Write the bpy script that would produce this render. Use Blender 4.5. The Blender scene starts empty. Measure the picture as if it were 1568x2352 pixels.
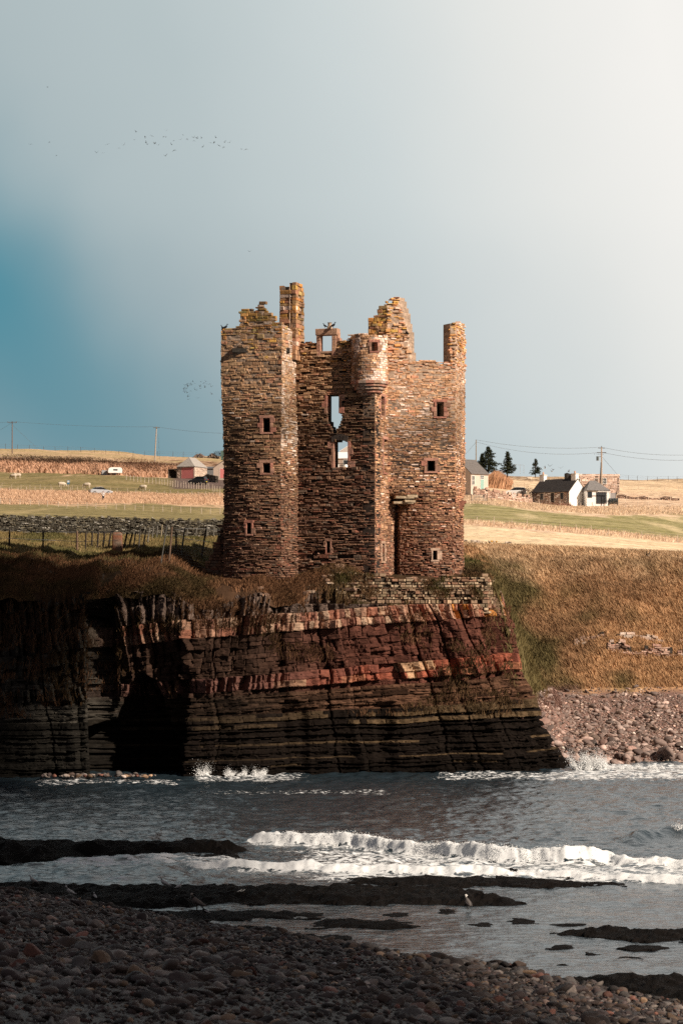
import bpy, bmesh, math, random
import numpy as np
from mathutils import Vector
SC = bpy.context.scene
COL = SC.collection
rng = np.random.default_rng(11)
random.seed(5)
R = math.radians
# ---- survey constants: eye height and focal length in photo pixels (1568 wide) turn a sighting plus a distance into a point
F, CX, HY, EYE = 6120.0, 784.0, 1469.0, 9.0
def X(px, Y): return (px - CX) / F * Y
def Z(py, Y): return EYE - (py - HY) / F * Y
def P(px, py, Y): return np.array([X(px, Y), Y, Z(py, Y)])
def sea(px, py):
    Y = EYE * F / (py - HY)
    return np.array([X(px, Y), Y])
def lerp(a, b, t): return a + (b - a) * t
def sst(a, b, x):
    t = np.clip((np.asarray(x, float) - a) / (b - a), 0, 1)
    return t * t * (3 - 2 * t)
def U(a, b): return float(rng.uniform(a, b))

def _h(ix, iy, iz, seed):
    n = (ix * 374761393 + iy * 668265263 + iz * 2147483647 * 3 + seed * 974711) & 0xFFFFFFFF
    n = ((n ^ (n >> 13)) * 1274126177) & 0xFFFFFFFF
    n = n ^ (n >> 16)
    return (n & 0xFFFF) / 65535.0
def vn(x, y, z=0.0, seed=0):
    x, y, z = np.broadcast_arrays(np.asarray(x, float), np.asarray(y, float), np.asarray(z, float))
    ix, iy, iz = np.floor(x).astype(np.int64), np.floor(y).astype(np.int64), np.floor(z).astype(np.int64)
    fx, fy, fz = x - ix, y - iy, z - iz
    fx, fy, fz = [f * f * (3 - 2 * f) for f in (fx, fy, fz)]
    r = 0
    for dz in (0, 1):
        wz = fz if dz else 1 - fz
        for dy in (0, 1):
            wy = fy if dy else 1 - fy
            for dx in (0, 1):
                wx = fx if dx else 1 - fx
                r = r + _h(ix + dx, iy + dy, iz + dz, seed) * wx * wy * wz
    return r
def fbm(x, y, z=0.0, o=4, seed=0):
    a, s, t = 0.5, 0.0, 0.0
    for k in range(o):
        f = 2.0 ** k
        s = s + a * vn(np.asarray(x) * f + 17.3 * k, np.asarray(y) * f + 5.1 * k, np.asarray(z) * f, seed + k)
        t += a
        a *= 0.5
    return s / t

# ---------------------------------------------------------------- mesh builder
WL = {}
class MB:
    def __init__(s):
        s.v, s.c, s.q, s.t, s.qm, s.tm, s.n = [], [], [], [], [], [], 0
    def add(s, V, q=None, t=None, col=(.5, .5, .5), mat=0):
        V = np.asarray(V, float).reshape(-1, 3)
        c = np.asarray(col, float)
        if c.ndim == 1: c = np.tile(c, (len(V), 1))
        s.v.append(V); s.c.append(c)
        if q is not None and len(q):
            q = np.asarray(q, np.int64).reshape(-1, 4) + s.n
            s.q.append(q); s.qm.append(np.full(len(q), mat))
        if t is not None and len(t):
            t = np.asarray(t, np.int64).reshape(-1, 3) + s.n
            s.t.append(t); s.tm.append(np.full(len(t), mat))
        s.n += len(V)
        return s
    def box(s, lo, hi, col=(.5, .5, .5), rz=0, at=(0, 0, 0), taper=0, mat=0):
        (a, b, c), (d, e, f) = lo, hi
        k = taper
        V = np.array([[a, b, c], [d, b, c], [d, e, c], [a, e, c], [a + k, b + k, f], [d - k, b + k, f], [d - k, e - k, f], [a + k, e - k, f]], float)
        if rz:
            C_, S_ = math.cos(rz), math.sin(rz)
            V[:, :2] = V[:, :2] @ np.array([[C_, S_], [-S_, C_]])
        V += np.array(at, float)
        return s.add(V, [[0, 3, 2, 1], [4, 5, 6, 7], [0, 1, 5, 4], [1, 2, 6, 5], [2, 3, 7, 6], [3, 0, 4, 7]], col=col, mat=mat)
    def tube(s, pts, rad, n=6, col=(.5, .5, .5), cap=True, mat=0):
        pts = np.asarray(pts, float); k = len(pts)
        rad = np.broadcast_to(np.asarray(rad, float), (k,))
        rings = []
        for i in range(k):
            d = pts[min(i + 1, k - 1)] - pts[max(i - 1, 0)]
            d = d / (np.linalg.norm(d) + 1e-9)
            a = np.array([0, 0, 1.0]) if abs(d[2]) < .9 else np.array([1.0, 0, 0])
            u = np.cross(d, a); u /= np.linalg.norm(u); w = np.cross(d, u)
            th = np.arange(n) / n * 2 * math.pi
            rings.append(pts[i] + rad[i] * (np.cos(th)[:, None] * u + np.sin(th)[:, None] * w))
        V = np.concatenate(rings)
        q = [[i * n + j, i * n + (j + 1) % n, (i + 1) * n + (j + 1) % n, (i + 1) * n + j] for i in range(k - 1) for j in range(n)]
        t = []
        if cap:
            V = np.concatenate([V, pts[:1], pts[-1:]])
            t = [[k * n, (j + 1) % n, j] for j in range(n)] + [[k * n + 1, (k - 1) * n + j, (k - 1) * n + (j + 1) % n] for j in range(n)]
        return s.add(V, q, t, col, mat)
    def prism(s, poly, y0, y1, col=(.5, .5, .5), mat=0):
        """polygon in x,z extruded along y"""
        n = len(poly)
        p = np.asarray(poly, float)
        V = np.concatenate([np.c_[p[:, 0], np.full(n, y0), p[:, 1]], np.c_[p[:, 0], np.full(n, y1), p[:, 1]]])
        q = [[i, (i + 1) % n, n + (i + 1) % n, n + i] for i in range(n)]
        t = [[0, i + 1, i] for i in range(1, n - 1)] + [[n, n + i, n + i + 1] for i in range(1, n - 1)]
        return s.add(V, q, t, col, mat)
    def ball(s, c, r, col=(.5, .5, .5), nu=10, nv=7, mat=0):
        c = np.asarray(c, float); r = np.broadcast_to(np.asarray(r, float), (3,))
        th = np.arange(nu) / nu * 2 * math.pi; ph = np.linspace(0, math.pi, nv)
        V = np.array([[math.sin(p) * math.cos(t), math.sin(p) * math.sin(t), math.cos(p)] for p in ph for t in th]) * r + c
        q = [[i * nu + j, (i + 1) * nu + j, (i + 1) * nu + (j + 1) % nu, i * nu + (j + 1) % nu] for i in range(nv - 1) for j in range(nu)]
        return s.add(V, q, None, col, mat)
    def build(s, name, mats, parent=None, smooth=False):
        V = np.concatenate(s.v).astype(np.float32); C = np.concatenate(s.c)
        if parent is not None: V = V - np.array(WL.get(parent.name, (0, 0, 0)), np.float32)
        q = np.concatenate(s.q) if s.q else np.zeros((0, 4), np.int64)
        t = np.concatenate(s.t) if s.t else np.zeros((0, 3), np.int64)
        me = bpy.data.meshes.new(name)
        nq, nt = len(q), len(t)
        me.vertices.add(len(V)); me.vertices.foreach_set('co', V.ravel())
        me.loops.add(nq * 4 + nt * 3)
        me.loops.foreach_set('vertex_index', np.concatenate([q.ravel(), t.ravel()]).astype(np.int32))
        me.polygons.add(nq + nt)
        me.polygons.foreach_set('loop_start', np.concatenate([np.arange(nq) * 4, nq * 4 + np.arange(nt) * 3]).astype(np.int32))
        if not isinstance(mats, (list, tuple)): mats = [mats]
        for m in mats: me.materials.append(m)
        mi = np.concatenate([np.concatenate(s.qm) if s.qm else np.zeros(0), np.concatenate(s.tm) if s.tm else np.zeros(0)]).astype(np.int32)
        me.polygons.foreach_set('material_index', mi)
        me.polygons.foreach_set('use_smooth', np.full(nq + nt, bool(smooth)))
        at = me.attributes.new('Col', 'FLOAT_COLOR', 'POINT')
        at.data.foreach_set('color', np.c_[C, np.ones(len(C))].astype(np.float32).ravel())
        me.update(calc_edges=True)
        o = bpy.data.objects.new(name, me)
        COL.objects.link(o)
        if parent is not None:
            o.parent = parent
            WL[o.name] = WL.get(parent.name, (0, 0, 0))
        return o

def tag(o, label=None, cat=None, group=None, kind=None):
    if label: o['label'] = label
    if cat: o['category'] = cat
    if group: o['group'] = group
    if kind: o['kind'] = kind
    return o
def thing(name, label, cat, loc=(0, 0, 0), group=None):
    o = bpy.data.objects.new(name, None); COL.objects.link(o)
    o.location = tuple(float(v) for v in loc)
    WL[o.name] = tuple(float(v) for v in loc)
    return tag(o, label, cat, group)
def copy_tree(o, parent=None):
    c = o.copy(); COL.objects.link(c)
    if parent is not None: c.parent = parent
    for ch in list(o.children): copy_tree(ch, c)
    return c
def place(o, loc, rz=0, s=1):
    o.location = tuple(float(v) for v in loc); o.rotation_euler = (0, 0, rz); o.scale = (s, s, s)
    return o

_ico = {}
def ico_dirs(sub):
    if sub not in _ico:
        bm = bmesh.new(); bmesh.ops.create_icosphere(bm, subdivisions=sub, radius=1)
        _ico[sub] = (np.array([v.co[:] for v in bm.verts]), np.array([[v.index for v in f.verts] for f in bm.faces])); bm.free()
    return _ico[sub]
# ---------------------------------------------------------------- materials
def newmat(name):
    m = bpy.data.materials.new(name); m.use_nodes = True
    nt = m.node_tree; b = nt.nodes['Principled BSDF']
    return m, nt, b
def node(nt, kind, **kw):
    n = nt.nodes.new(kind)
    for k, v in kw.items():
        if k.startswith('i_'):
            key = k[2:]
            n.inputs[int(key) if key.isdigit() else key.replace('_', ' ')].default_value = v
        else: setattr(n, k, v)
    return n
def vmat(name, rough=.9, scale=6.0, var=.35, bump=.3, bscale=14.0, spec=.3, detail=5.0, stretch=(1, 1, 1), bdist=.04):
    """base colour from the mesh's own colour attribute, varied by procedural noise, with noise relief"""
    m, nt, b = newmat(name)
    L = nt.links.new
    at = node(nt, 'ShaderNodeAttribute', attribute_name='Col')
    tc = node(nt, 'ShaderNodeTexCoord')
    mp = node(nt, 'ShaderNodeMapping'); mp.inputs['Scale'].default_value = stretch
    L(tc.outputs['Object'], mp.inputs['Vector'])
    nz = node(nt, 'ShaderNodeTexNoise', i_Scale=scale, i_Detail=detail, i_Roughness=.62)
    L(mp.outputs['Vector'], nz.inputs['Vector'])
    mr = node(nt, 'ShaderNodeMapRange', i_1=.3, i_2=.7, i_3=1 - var, i_4=1 + var)
    L(nz.outputs['Fac'], mr.inputs[0])
    mx = node(nt, 'ShaderNodeMix', data_type='RGBA', blend_type='MULTIPLY', i_0=1.0)
    L(at.outputs['Color'], mx.inputs[6]); L(mr.outputs[0], mx.inputs[7])
    L(mx.outputs[2], b.inputs['Base Color'])
    b.inputs['Roughness'].default_value = rough
    b.inputs['Specular IOR Level'].default_value = spec
    if bump:
        n2 = node(nt, 'ShaderNodeTexNoise', i_Scale=bscale, i_Detail=6.0, i_Roughness=.65)
        L(mp.outputs['Vector'], n2.inputs['Vector'])
        bp = node(nt, 'ShaderNodeBump', i_Strength=bump, i_Distance=bdist)
        L(n2.outputs['Fac'], bp.inputs['Height']); L(bp.outputs['Normal'], b.inputs['Normal'])
    return m
M_STONE = vmat('weathered_stone', .92, 5.0, .38, .6, 11.0, .15)
M_CLIFF = vmat('flagstone', .9, 2.2, .45, .9, 6.0, .06, stretch=(1, 1, 3.0), bdist=.07)
M_GROUND = vmat('dry_turf', .95, .9, .35, .7, 2.2, .05, stretch=(1, .5, 1), bdist=.12)
M_BLADE = vmat('dead_grass', .9, .8, .3, 0, spec=.05)
M_PEBBLE = vmat('beach_pebble', .75, 7.0, .3, .35, 18.0, .35)
M_REEF = vmat('wet_reef', .85, 3.0, .5, 1.0, 9.0, .06, bdist=.1)
M_PAINT = vmat('painted', .6, 4.0, .06, .1, 20.0, .3)
M_WOOD = vmat('weathered_wood', .9, 9.0, .3, .4, 30.0, .1)
M_METAL = vmat('dull_metal', .45, 6.0, .15, 0, spec=.5)
M_WOOL = vmat('wool', 1.0, 6.0, .15, .8, 14.0, .05)
M_FEATHER = vmat('feather', .85, 9.0, .12, 0, spec=.2)
M_SLATE = vmat('slate_roof', .8, 3.0, .25, .5, 9.0, .25)
M_CLOTH = vmat('cloth', .95, 8.0, .12, 0, spec=.1)
M_CARPAINT = vmat('car_paint', .3, 2.0, .03, 0, spec=.6)
M_GLASS = vmat('dark_glass', .12, 2.0, .05, 0, spec=.6)
M_NEEDLE = vmat('spruce_needles', .9, 3.0, .35, 0, spec=.1)
# ---------------------------------------------------------------- terrain
TC = [0, 500, 784, 1100, 1320, 1568]
TY = [212, 262, 330, 430, 530, 620, 700, 800, 900]
TT = np.array([[1224, 1206, 1185, 1160, 1126, 1095, 1066, 1042, 1027],
               [1236, 1220, 1203, 1180, 1134, 1098, 1078, 1062, 1052],
               [1250, 1238, 1215, 1180, 1146, 1115, 1098, 1085, 1078],
               [1264, 1254, 1205, 1170, 1136, 1115, 1103, 1095, 1090],
               [1280, 1264, 1222, 1182, 1160, 1130, 1115, 1104, 1098],
               [1292, 1278, 1246, 1200, 1166, 1138, 1122, 1108, 1100]], float)
def field_z(x, Y):
    px = x / Y * F + CX
    rows = [np.interp(px, TC, TT[:, k]) for k in range(len(TY))]
    zz = [EYE - (r - HY) / F * yk for r, yk in zip(rows, TY)]
    out = zz[0] + (Y - TY[0]) * (zz[1] - zz[0]) / (TY[1] - TY[0])
    for k in range(len(TY) - 1):
        t = (Y - TY[k]) / (TY[k + 1] - TY[k])
        out = np.where(Y >= TY[k], zz[k] + (zz[k + 1] - zz[k]) * t, out)
    far = zz[-1] + (Y - 900) * .02 - ((Y - 900) / 260.0) ** 2 * 4
    out = np.where(Y > 900, np.maximum(far, 20.0), out)
    return out
# cliff plan: top edge and foot as polylines in x, Y
CP0 = np.array([(-60, 178), (-24, 173.0), (-15.8, 173.6), (-15.0, 177.5), (-12.6, 178.2), (-10.4, 177.4), (-9.9, 175.0), (-8.2, 175.6), (-4, 177.6), (2, 179.3), (8, 181), (13.0, 182.2), (14.2, 183.2), (15.1, 186), (17.2, 215)], float)
CP1 = np.array([(-60, 184), (-24, 179.0), (-17.0, 178.6), (-16.4, 181.0), (-13.4, 180.2), (-10.8, 180.0), (-9.9, 179.8), (-7.6, 180.6), (-3.4, 182.0), (1.2, 183.2), (5.4, 184.2), (9.6, 184.4), (10.5, 185.2), (11.2, 188), (13.5, 215)], float)
CTOP = 11.6
def rim_Y(x): return np.interp(x, CP1[:13, 0], CP1[:13, 1])
def T(x, Y, noise=True, full=False):
    x, Y = np.broadcast_arrays(np.asarray(x, float), np.asarray(Y, float))
    d = Y - rim_Y(x) - 1.0 * sst(-3.5, -1.5, x)
    zr = lerp(10.6, 12.9, sst(-5.5, 0.5, x))
    zr = zr + 1.2 * sst(-8, -12, x) + (fbm(x * .30, 0 * x, seed=35) - .5) * 2.4 * sst(-3, -6, x)
    zp = zr + 2.5 * (1 - np.exp(-np.maximum(d, 0) / 2.6)) * lerp(1, .35, sst(-4, 1, x)) + .085 * np.maximum(d - 5, 0)
    zp = zp + 1.0 * np.exp(-((x + .6) / 2.3) ** 2 - ((Y - 184.3) / 1.0) ** 2) + .5 * np.exp(-((x + 6.2) / 2.5) ** 2 - ((Y - 182.5) / 1.3) ** 2)
    zf = field_z(x, Y)
    zp = lerp(zp, zf, sst(198, 212, Y))
    zp = lerp(zp, -3.0, sst(-.1, -1.2, d))
    zb = np.interp(Y, [186, 191, 195, 214, 230, 234, 240, 247, 255, 262], [-2, -.9, .3, 2.2, 4.3, 6.4, 9.2, 12.6, 15.9, 17.9])
    zb = zb + sst(228, 236, Y) * sst(262, 250, Y) * (2.2 * (fbm(x * .13, Y * .13, seed=31) - .5) + .9 * (fbm(x * .45, Y * .45, seed=32) - .5) - .9 * np.exp(-((x - 19) / 2.5) ** 2))
    zb = np.where(Y > 255, lerp(zb, zf, sst(255, 264, Y)), zb)
    zb = np.where(Y > 264, zf, zb)
    xe = np.interp(Y, [184, 195, 212, 232, 250, 262], [10.2, 10.9, 10.2, 6.0, 3.0, 2.0])
    w = sst(0, 1, (x - xe) / np.interp(Y, [186, 200, 230], [4.0, 6.0, 13.0]))
    z = lerp(zp, zb, w)
    if noise:
        rough = sst(264, 215, Y)
        z = z + (fbm(x * .6, Y * .6, seed=3) - .5) * (.12 + .5 * rough * sst(.2, .8, np.minimum(d / 3, 1)) * sst(260, 240, Y) * np.where((Y < 196) | ((w > .3) & (Y > 232)), 1, .25))
        z = z + (fbm(x * .05, Y * .03, seed=8) - .5) * np.clip((Y - 330) / 200, 0, 1) * 2.0
    return (z, d, w) if full else z

def field_colour(x, Y):
    """what grows where: turf, mown field, reed band, bank grass, shingle"""
    px = x / Y * F + CX
    py = HY - (T(x, Y, False) - EYE) / Y * F
    n1 = fbm(x * .12, Y * .05, seed=40); n2 = fbm(x * .6, Y * .6, seed=41); n3 = fbm(x * .03, Y * .25, seed=42)
    n4 = fbm(x * .25 + 9, Y * .02, seed=47)
    shp = x.shape
    def c(r, g, b): return np.broadcast_to(np.array([r, g, b]), shp + (3,)).copy()
    green, tan, reed = c(.185, .158, .070), c(.58, .43, .26), c(.55, .375, .245)
    brown, dark, orange = c(.17, .095, .055), c(.050, .036, .018), c(.48, .285, .15)
    def mix(a, b, t): return a + (b - a) * t[..., None]
    left = px < 620
    wob = (n2 - .5) * 8 + (n1 - .5) * 16
    out = mix(green, tan, sst(.35, .75, n4) * .75)
    # left fields
    pyl = py + wob - px * .01
    lf = mix(mix(green, c(.27, .22, .105), sst(.3, .7, n3)), c(.38, .30, .155), sst(.5, .8, n4) * .6)
    lf = mix(lf, reed, sst(1158, 1154, pyl) * sst(1124 + px * .018, 1130 + px * .018, pyl))
    f2 = mix(c(.20, .165, .072), c(.29, .225, .11), sst(.4, .7, n3))
    lf = np.where((pyl < 1124 + px * .018)[..., None], f2, lf)
    lf = mix(lf, reed, sst(1086 + px * .03, 1082 + px * .03, pyl))
    lf = mix(lf, mix(brown, reed, sst(.45, .7, n2)), sst(1068 + px * .03, 1064 + px * .03, pyl))
    lf = mix(lf, mix(c(.40, .30, .16), reed, sst(.45, .75, n3)), sst(1050 + px * .02, 1046 + px * .02, pyl))
    yard = sst(380, 410, px) * sst(1124, 1119, py) * sst(1096, 1100, py)
    lf = mix(lf, c(.14, .10, .085), yard)
    # right fields, paled in colour to stand in for haze
    pyr = py + wob
    b1 = np.interp(px, [1060, 1320, 1568], [1195, 1215, 1238]); b2 = b1 + 11
    rf = mix(mix(c(.36, .315, .155), c(.25, .225, .095), sst(.35, .65, n3)), c(.60, .49, .29), sst(.45, .75, n4) * .8)
    rf = mix(rf, mix(c(.76, .60, .40), c(.66, .51, .32), sst(.4, .7, n3)), sst(b2 - 2, b2 + 2, pyr))
    rf = mix(rf, mix(reed, c(.70, .52, .38), sst(.4, .6, n2)), sst(b1 - 3, b1 + 1, pyr) * sst(b2 + 3, b2 - 1, pyr))
    b3 = np.interp(px, [1060, 1220, 1400, 1568], [1156, 1170, 1180, 1183])
    rf = mix(rf, mix(c(.72, .54, .38), reed, sst(.45, .65, n2)), sst(b3 + 3, b3 - 2, pyr))
    rf = mix(rf, mix(c(.74, .57, .38), c(.60, .44, .28), sst(.4, .65, n3)), sst(1140, 1128, pyr))
    rf = mix(rf, c(.20, .13, .08), sst(1107, 1102, pyr) * sst(.35, .6, n2))
    out = np.where(left[..., None], lf, rf)
    mid = (px >= 500) & (px < 1060)
    # strip between dyke and castle, rim, bank
    near = mix(mix(c(.085, .08, .03), c(.22, .16, .075), sst(.35, .7, n2)), c(.10, .05, .028), sst(.5, .75, n1))
    out = mix(near, out, sst(213, 216, Y) if True else 0)
    rimc = mix(c(.060, .034, .020), c(.034, .025, .013), sst(.35, .7, n1))
    out = mix(rimc, out, sst(189, 197, Y + (n2 - .5) * 6))
    onbank = (x > np.interp(Y, [180, 200, 230, 262], [10.0, 10.6, 3, 0])) & (Y < 262)
    bk = mix(orange, brown, sst(.45, .65, n1) * .5)
    bk = mix(bk, c(.135, .108, .048), sst(.40, .78, fbm(x * .22, Y * .16, seed=51) + .50 * np.exp(-((x - 14.0) / 4.2) ** 2) - .13))
    bk = mix(bk, c(.62, .43, .26), sst(250, 260, Y + (n2 - .5) * 8))
    bk = mix(bk, c(.22, .135, .11), sst(5.0, 4.2, T(x, Y, False) + (n2 - .5) * 1.2) * sst(236, 232, Y))
    out = np.where(onbank[..., None], bk, out)
    return np.clip(out, .01, .9)

def build_terrain():
    core = np.linspace(-.185, .185, 520)
    wide = np.array([.22, .3, .42, .6, .9, 1.5, 2.6])
    tc = np.concatenate([-wide[::-1], core, wide])
    Ys = np.concatenate([np.arange(172, 200, .28), np.arange(200, 266, .45), np.arange(266, 340, 1.0), np.arange(340, 560, 2.2), np.arange(560, 960, 3.5), np.array([980, 1020, 1080, 1160, 1300, 1600, 2200, 3200, 5000.])])
    tt, YY = np.meshgrid(tc, Ys)
    XX = tt * YY
    ZZ, DD, WW = T(XX, YY, full=True)
    cut = (DD < -.15) & (WW < .55)
    C = field_colour(XX, YY)
    nr, nc = XX.shape
    idx = np.arange(nr * nc).reshape(nr, nc)
    q = np.stack([idx[:-1, :-1], idx[:-1, 1:], idx[1:, 1:], idx[1:, :-1]], -1).reshape(-1, 4)
    q = q[~cut.ravel()[q].any(1)]
    mb = MB(); mb.add(np.stack([XX, YY, ZZ], -1).reshape(-1, 3), q, None, C.reshape(-1, 3))
    o = mb.build('ground', M_GROUND, smooth=True)
    tag(o, 'rolling fields, grassy bank and cliff top behind the castle', kind='structure')
build_terrain()

# ---------------------------------------------------------------- grass blades (uncountable)
def blades(name, label, x, Y, h, w, col, lean=(.25, -.1), cat='grass', zoff=-.03, mat=None, bend=.5, z0=None):
    n = len(x)
    z = (T(x, Y) if z0 is None else z0) + zoff
    az = rng.uniform(0, 2 * math.pi, n)
    ln = np.abs(rng.normal(0, bend, n)) * h
    tip = np.stack([x + np.cos(az) * ln + lean[0] * h, Y + np.sin(az) * ln + lean[1] * h, z + h], -1)
    bz = rng.uniform(-.6, .6, n)
    dx, dy = np.cos(bz) * w / 2, np.sin(bz) * w / 2
    a = np.stack([x - dx, Y - dy, z], -1); b = np.stack([x + dx, Y + dy, z], -1)
    m = (a + b) / 2 * .45 + tip * .55
    m[:, 2] += h * .12
    m1 = m.copy(); m1[:, 0] -= dx * .8; m1[:, 1] -= dy * .8
    m2 = m.copy(); m2[:, 0] += dx * .8; m2[:, 1] += dy * .8
    V = np.stack([a, b, m2, m1, tip], 1).reshape(-1, 3)
    k = np.arange(n)[:, None] * 5
    cc = np.repeat(col * rng.uniform(.72, 1.22, (n, 1)), 5, 0)
    mb = MB(); mb.add(V, k + np.array([0, 1, 2, 3]), k + np.array([3, 2, 4]), np.clip(cc, .005, .9))
    o = mb.build(name, mat or M_BLADE)
    return tag(o, label, cat, kind='stuff')

def fan(n, px0, px1, Y0, Y1):
    Y = rng.uniform(Y0, Y1, n); px = rng.uniform(px0, px1, n)
    return X(px, Y), Y
# bank
x, Y = fan(182000, 1040, 1760, 231, 263)
n = fbm(x * .35, Y * .35, seed=60)
keep = rng.uniform(0, 1, len(x)) < .35 + .65 * sst(.28, .5, n)
x, Y = x[keep], Y[keep]
cc = field_colour(x, Y) * 1.0
blades('bank_grass', 'tussocky dead grass over the bank right of the castle', x, Y, rng.uniform(.2, .55, len(x)), .05, cc, lean=(-.5, -.2))
# tussocks and rank clumps
tx, tY = fan(620, 1060, 1760, 232, 260)
k_ = rng.integers(14, 34, 620); x = np.repeat(tx, k_) + rng.normal(0, .22, k_.sum()); Y = np.repeat(tY, k_) + rng.normal(0, .22, k_.sum())
cc = field_colour(x, Y) * np.repeat(rng.uniform(.6, 1.2, 620), k_)[:, None]
blades('tussocks', 'rank grass clumps dotted over the bank', x, Y, np.repeat(rng.uniform(.35, .95, 620), k_) * rng.uniform(.6, 1, len(x)), .05, cc, lean=(-.55, -.2))
# promontory flank
x = rng.uniform(8.7, 18.5, 42000); Y = rng.uniform(186.2, 234, 42000)
zz = T(x, Y); keep = zz > 2.2 + 2.6 * fbm(x * .4, Y * .4, seed=77)
xq = rng.uniform(10.3, 12.6, 5000); Yq = rng.uniform(185.4, 200, 5000); x, Y = np.r_[x[keep], xq], np.r_[Y[keep], Yq]
keep = T(x, Y) > 2.4; x, Y = x[keep], Y[keep]
blades('flank_grass', 'green and brown grass in the gully beside the castle rock', x, Y, rng.uniform(.2, .5, len(x)), .05, field_colour(x, Y), lean=(-.3, -.2))
# cliff rim and mound
x = rng.uniform(-30, 10.5, 140000); Y = rim_Y(x) + rng.uniform(-.5, 1, 140000) ** 2 * np.where(x < -8, 16, 5)
xe_ = rng.uniform(-12, 3, 50000); x = np.r_[x, xe_]; Y = np.r_[Y, rim_Y(xe_) + rng.uniform(0, 4.5, 50000)]
n = fbm(x * .5, Y * .7, seed=61)
keep = (rng.uniform(0, 1, len(x)) < sst(.3, .6, n)) & ((x < -1.5) | (Y < 185.3) | (x > 8.5))
x, Y = x[keep], Y[keep]
rc = np.array([.115, .060, .032]) + (np.array([.055, .038, .018]) - np.array([.115, .060, .032])) * sst(.35, .65, fbm(x * .3, Y * .4, seed=62))[:, None]
rc = rc * (1.9 + .3 * sst(-2.5, 0, x))[:, None]
blades('rim_grass', 'dark brown matted grass along the cliff top and castle mound', x, Y, rng.uniform(.15, .42, len(x)), .045, rc, lean=(.25, -.35))
# strip by the left fence
x, Y = fan(26000, -60, 540, 189, 213)
cl = np.array([.24, .18, .08]) * np.ones((len(x), 1)); g = sst(.4, .6, fbm(x * .3, Y * .3, seed=64))[:, None]
blades('pasture_grass', 'short pale grass between the field wall and cliff fence', x, Y, rng.uniform(.08, .25, len(x)), .04, cl + (np.array([.11, .10, .04]) - cl) * g)
# reed bands in the fields
x, Y = fan(50000, -190, 560, 425, 545)
py = HY - (T(x, Y, False) - EYE) / Y * F; px = x / Y * F + CX
keep = (py < 1158) & (py > 1127 + px * .018); x, Y = x[keep], Y[keep]
blades('roadside_reeds', 'pinkish dry reeds in the band behind the left field', x, Y, rng.uniform(.3, .75, len(x)), .07, np.array([.58, .395, .265]) * np.ones((len(x), 1)), lean=(-.3, 0))
x, Y = fan(16000, -190, 430, 600, 720)
py = HY - (T(x, Y, False) - EYE) / Y * F; px = x / Y * F + CX
keep = (py < 1084 + px * .03) & (py > 1050 + px * .02); x, Y = x[keep], Y[keep]
dk = (sst(1070, 1062, HY - (T(x, Y, False) - EYE) / Y * F - (x / Y * F + CX) * .03))[:, None]
blades('rough_brush', 'dark heather and brush on the far left hillside bank', x, Y, rng.uniform(.5, 1.2, len(x)), .3, np.array([.48, .29, .19]) * (1 - dk) + np.array([.10, .06, .035]) * dk, lean=(-.2, 0))
x, Y = fan(17000, 1050, 1760, 300, 400)
py = HY - (T(x, Y, False) - EYE) / Y * F; px = x / Y * F + CX
b1 = np.interp(px, [1060, 1320, 1568], [1195, 1215, 1238]); keep = (py > b1 - 1) & (py < b1 + 10); x, Y = x[keep], Y[keep]
blades('field_margin_grass', 'pale pink rough grass along the fence between right fields', x, Y, rng.uniform(.2, .5, len(x)), .06, np.array([.68, .51, .36]) * np.ones((len(x), 1)))
x, Y = fan(19000, 1050, 1760, 440, 530)
py = HY - (T(x, Y, False) - EYE) / Y * F; px = x / Y * F + CX
b3 = np.interp(px, [1060, 1220, 1400, 1568], [1156, 1170, 1180, 1183]); keep = (py < b3) & (py > b3 - 15); x, Y = x[keep], Y[keep]
blades('cottage_verge_grass', 'dry straw coloured grass in front of the white cottage', x, Y, rng.uniform(.2, .5, len(x)), .08, np.array([.70, .54, .38]) * rng.uniform(.6, 1.1, (len(x), 1)))
def pick(n, pal, w):
    pal = np.array(pal, float); w = np.array(w, float); w = w / w.sum()
    return pal[rng.choice(len(pal), n, p=w)]
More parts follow.
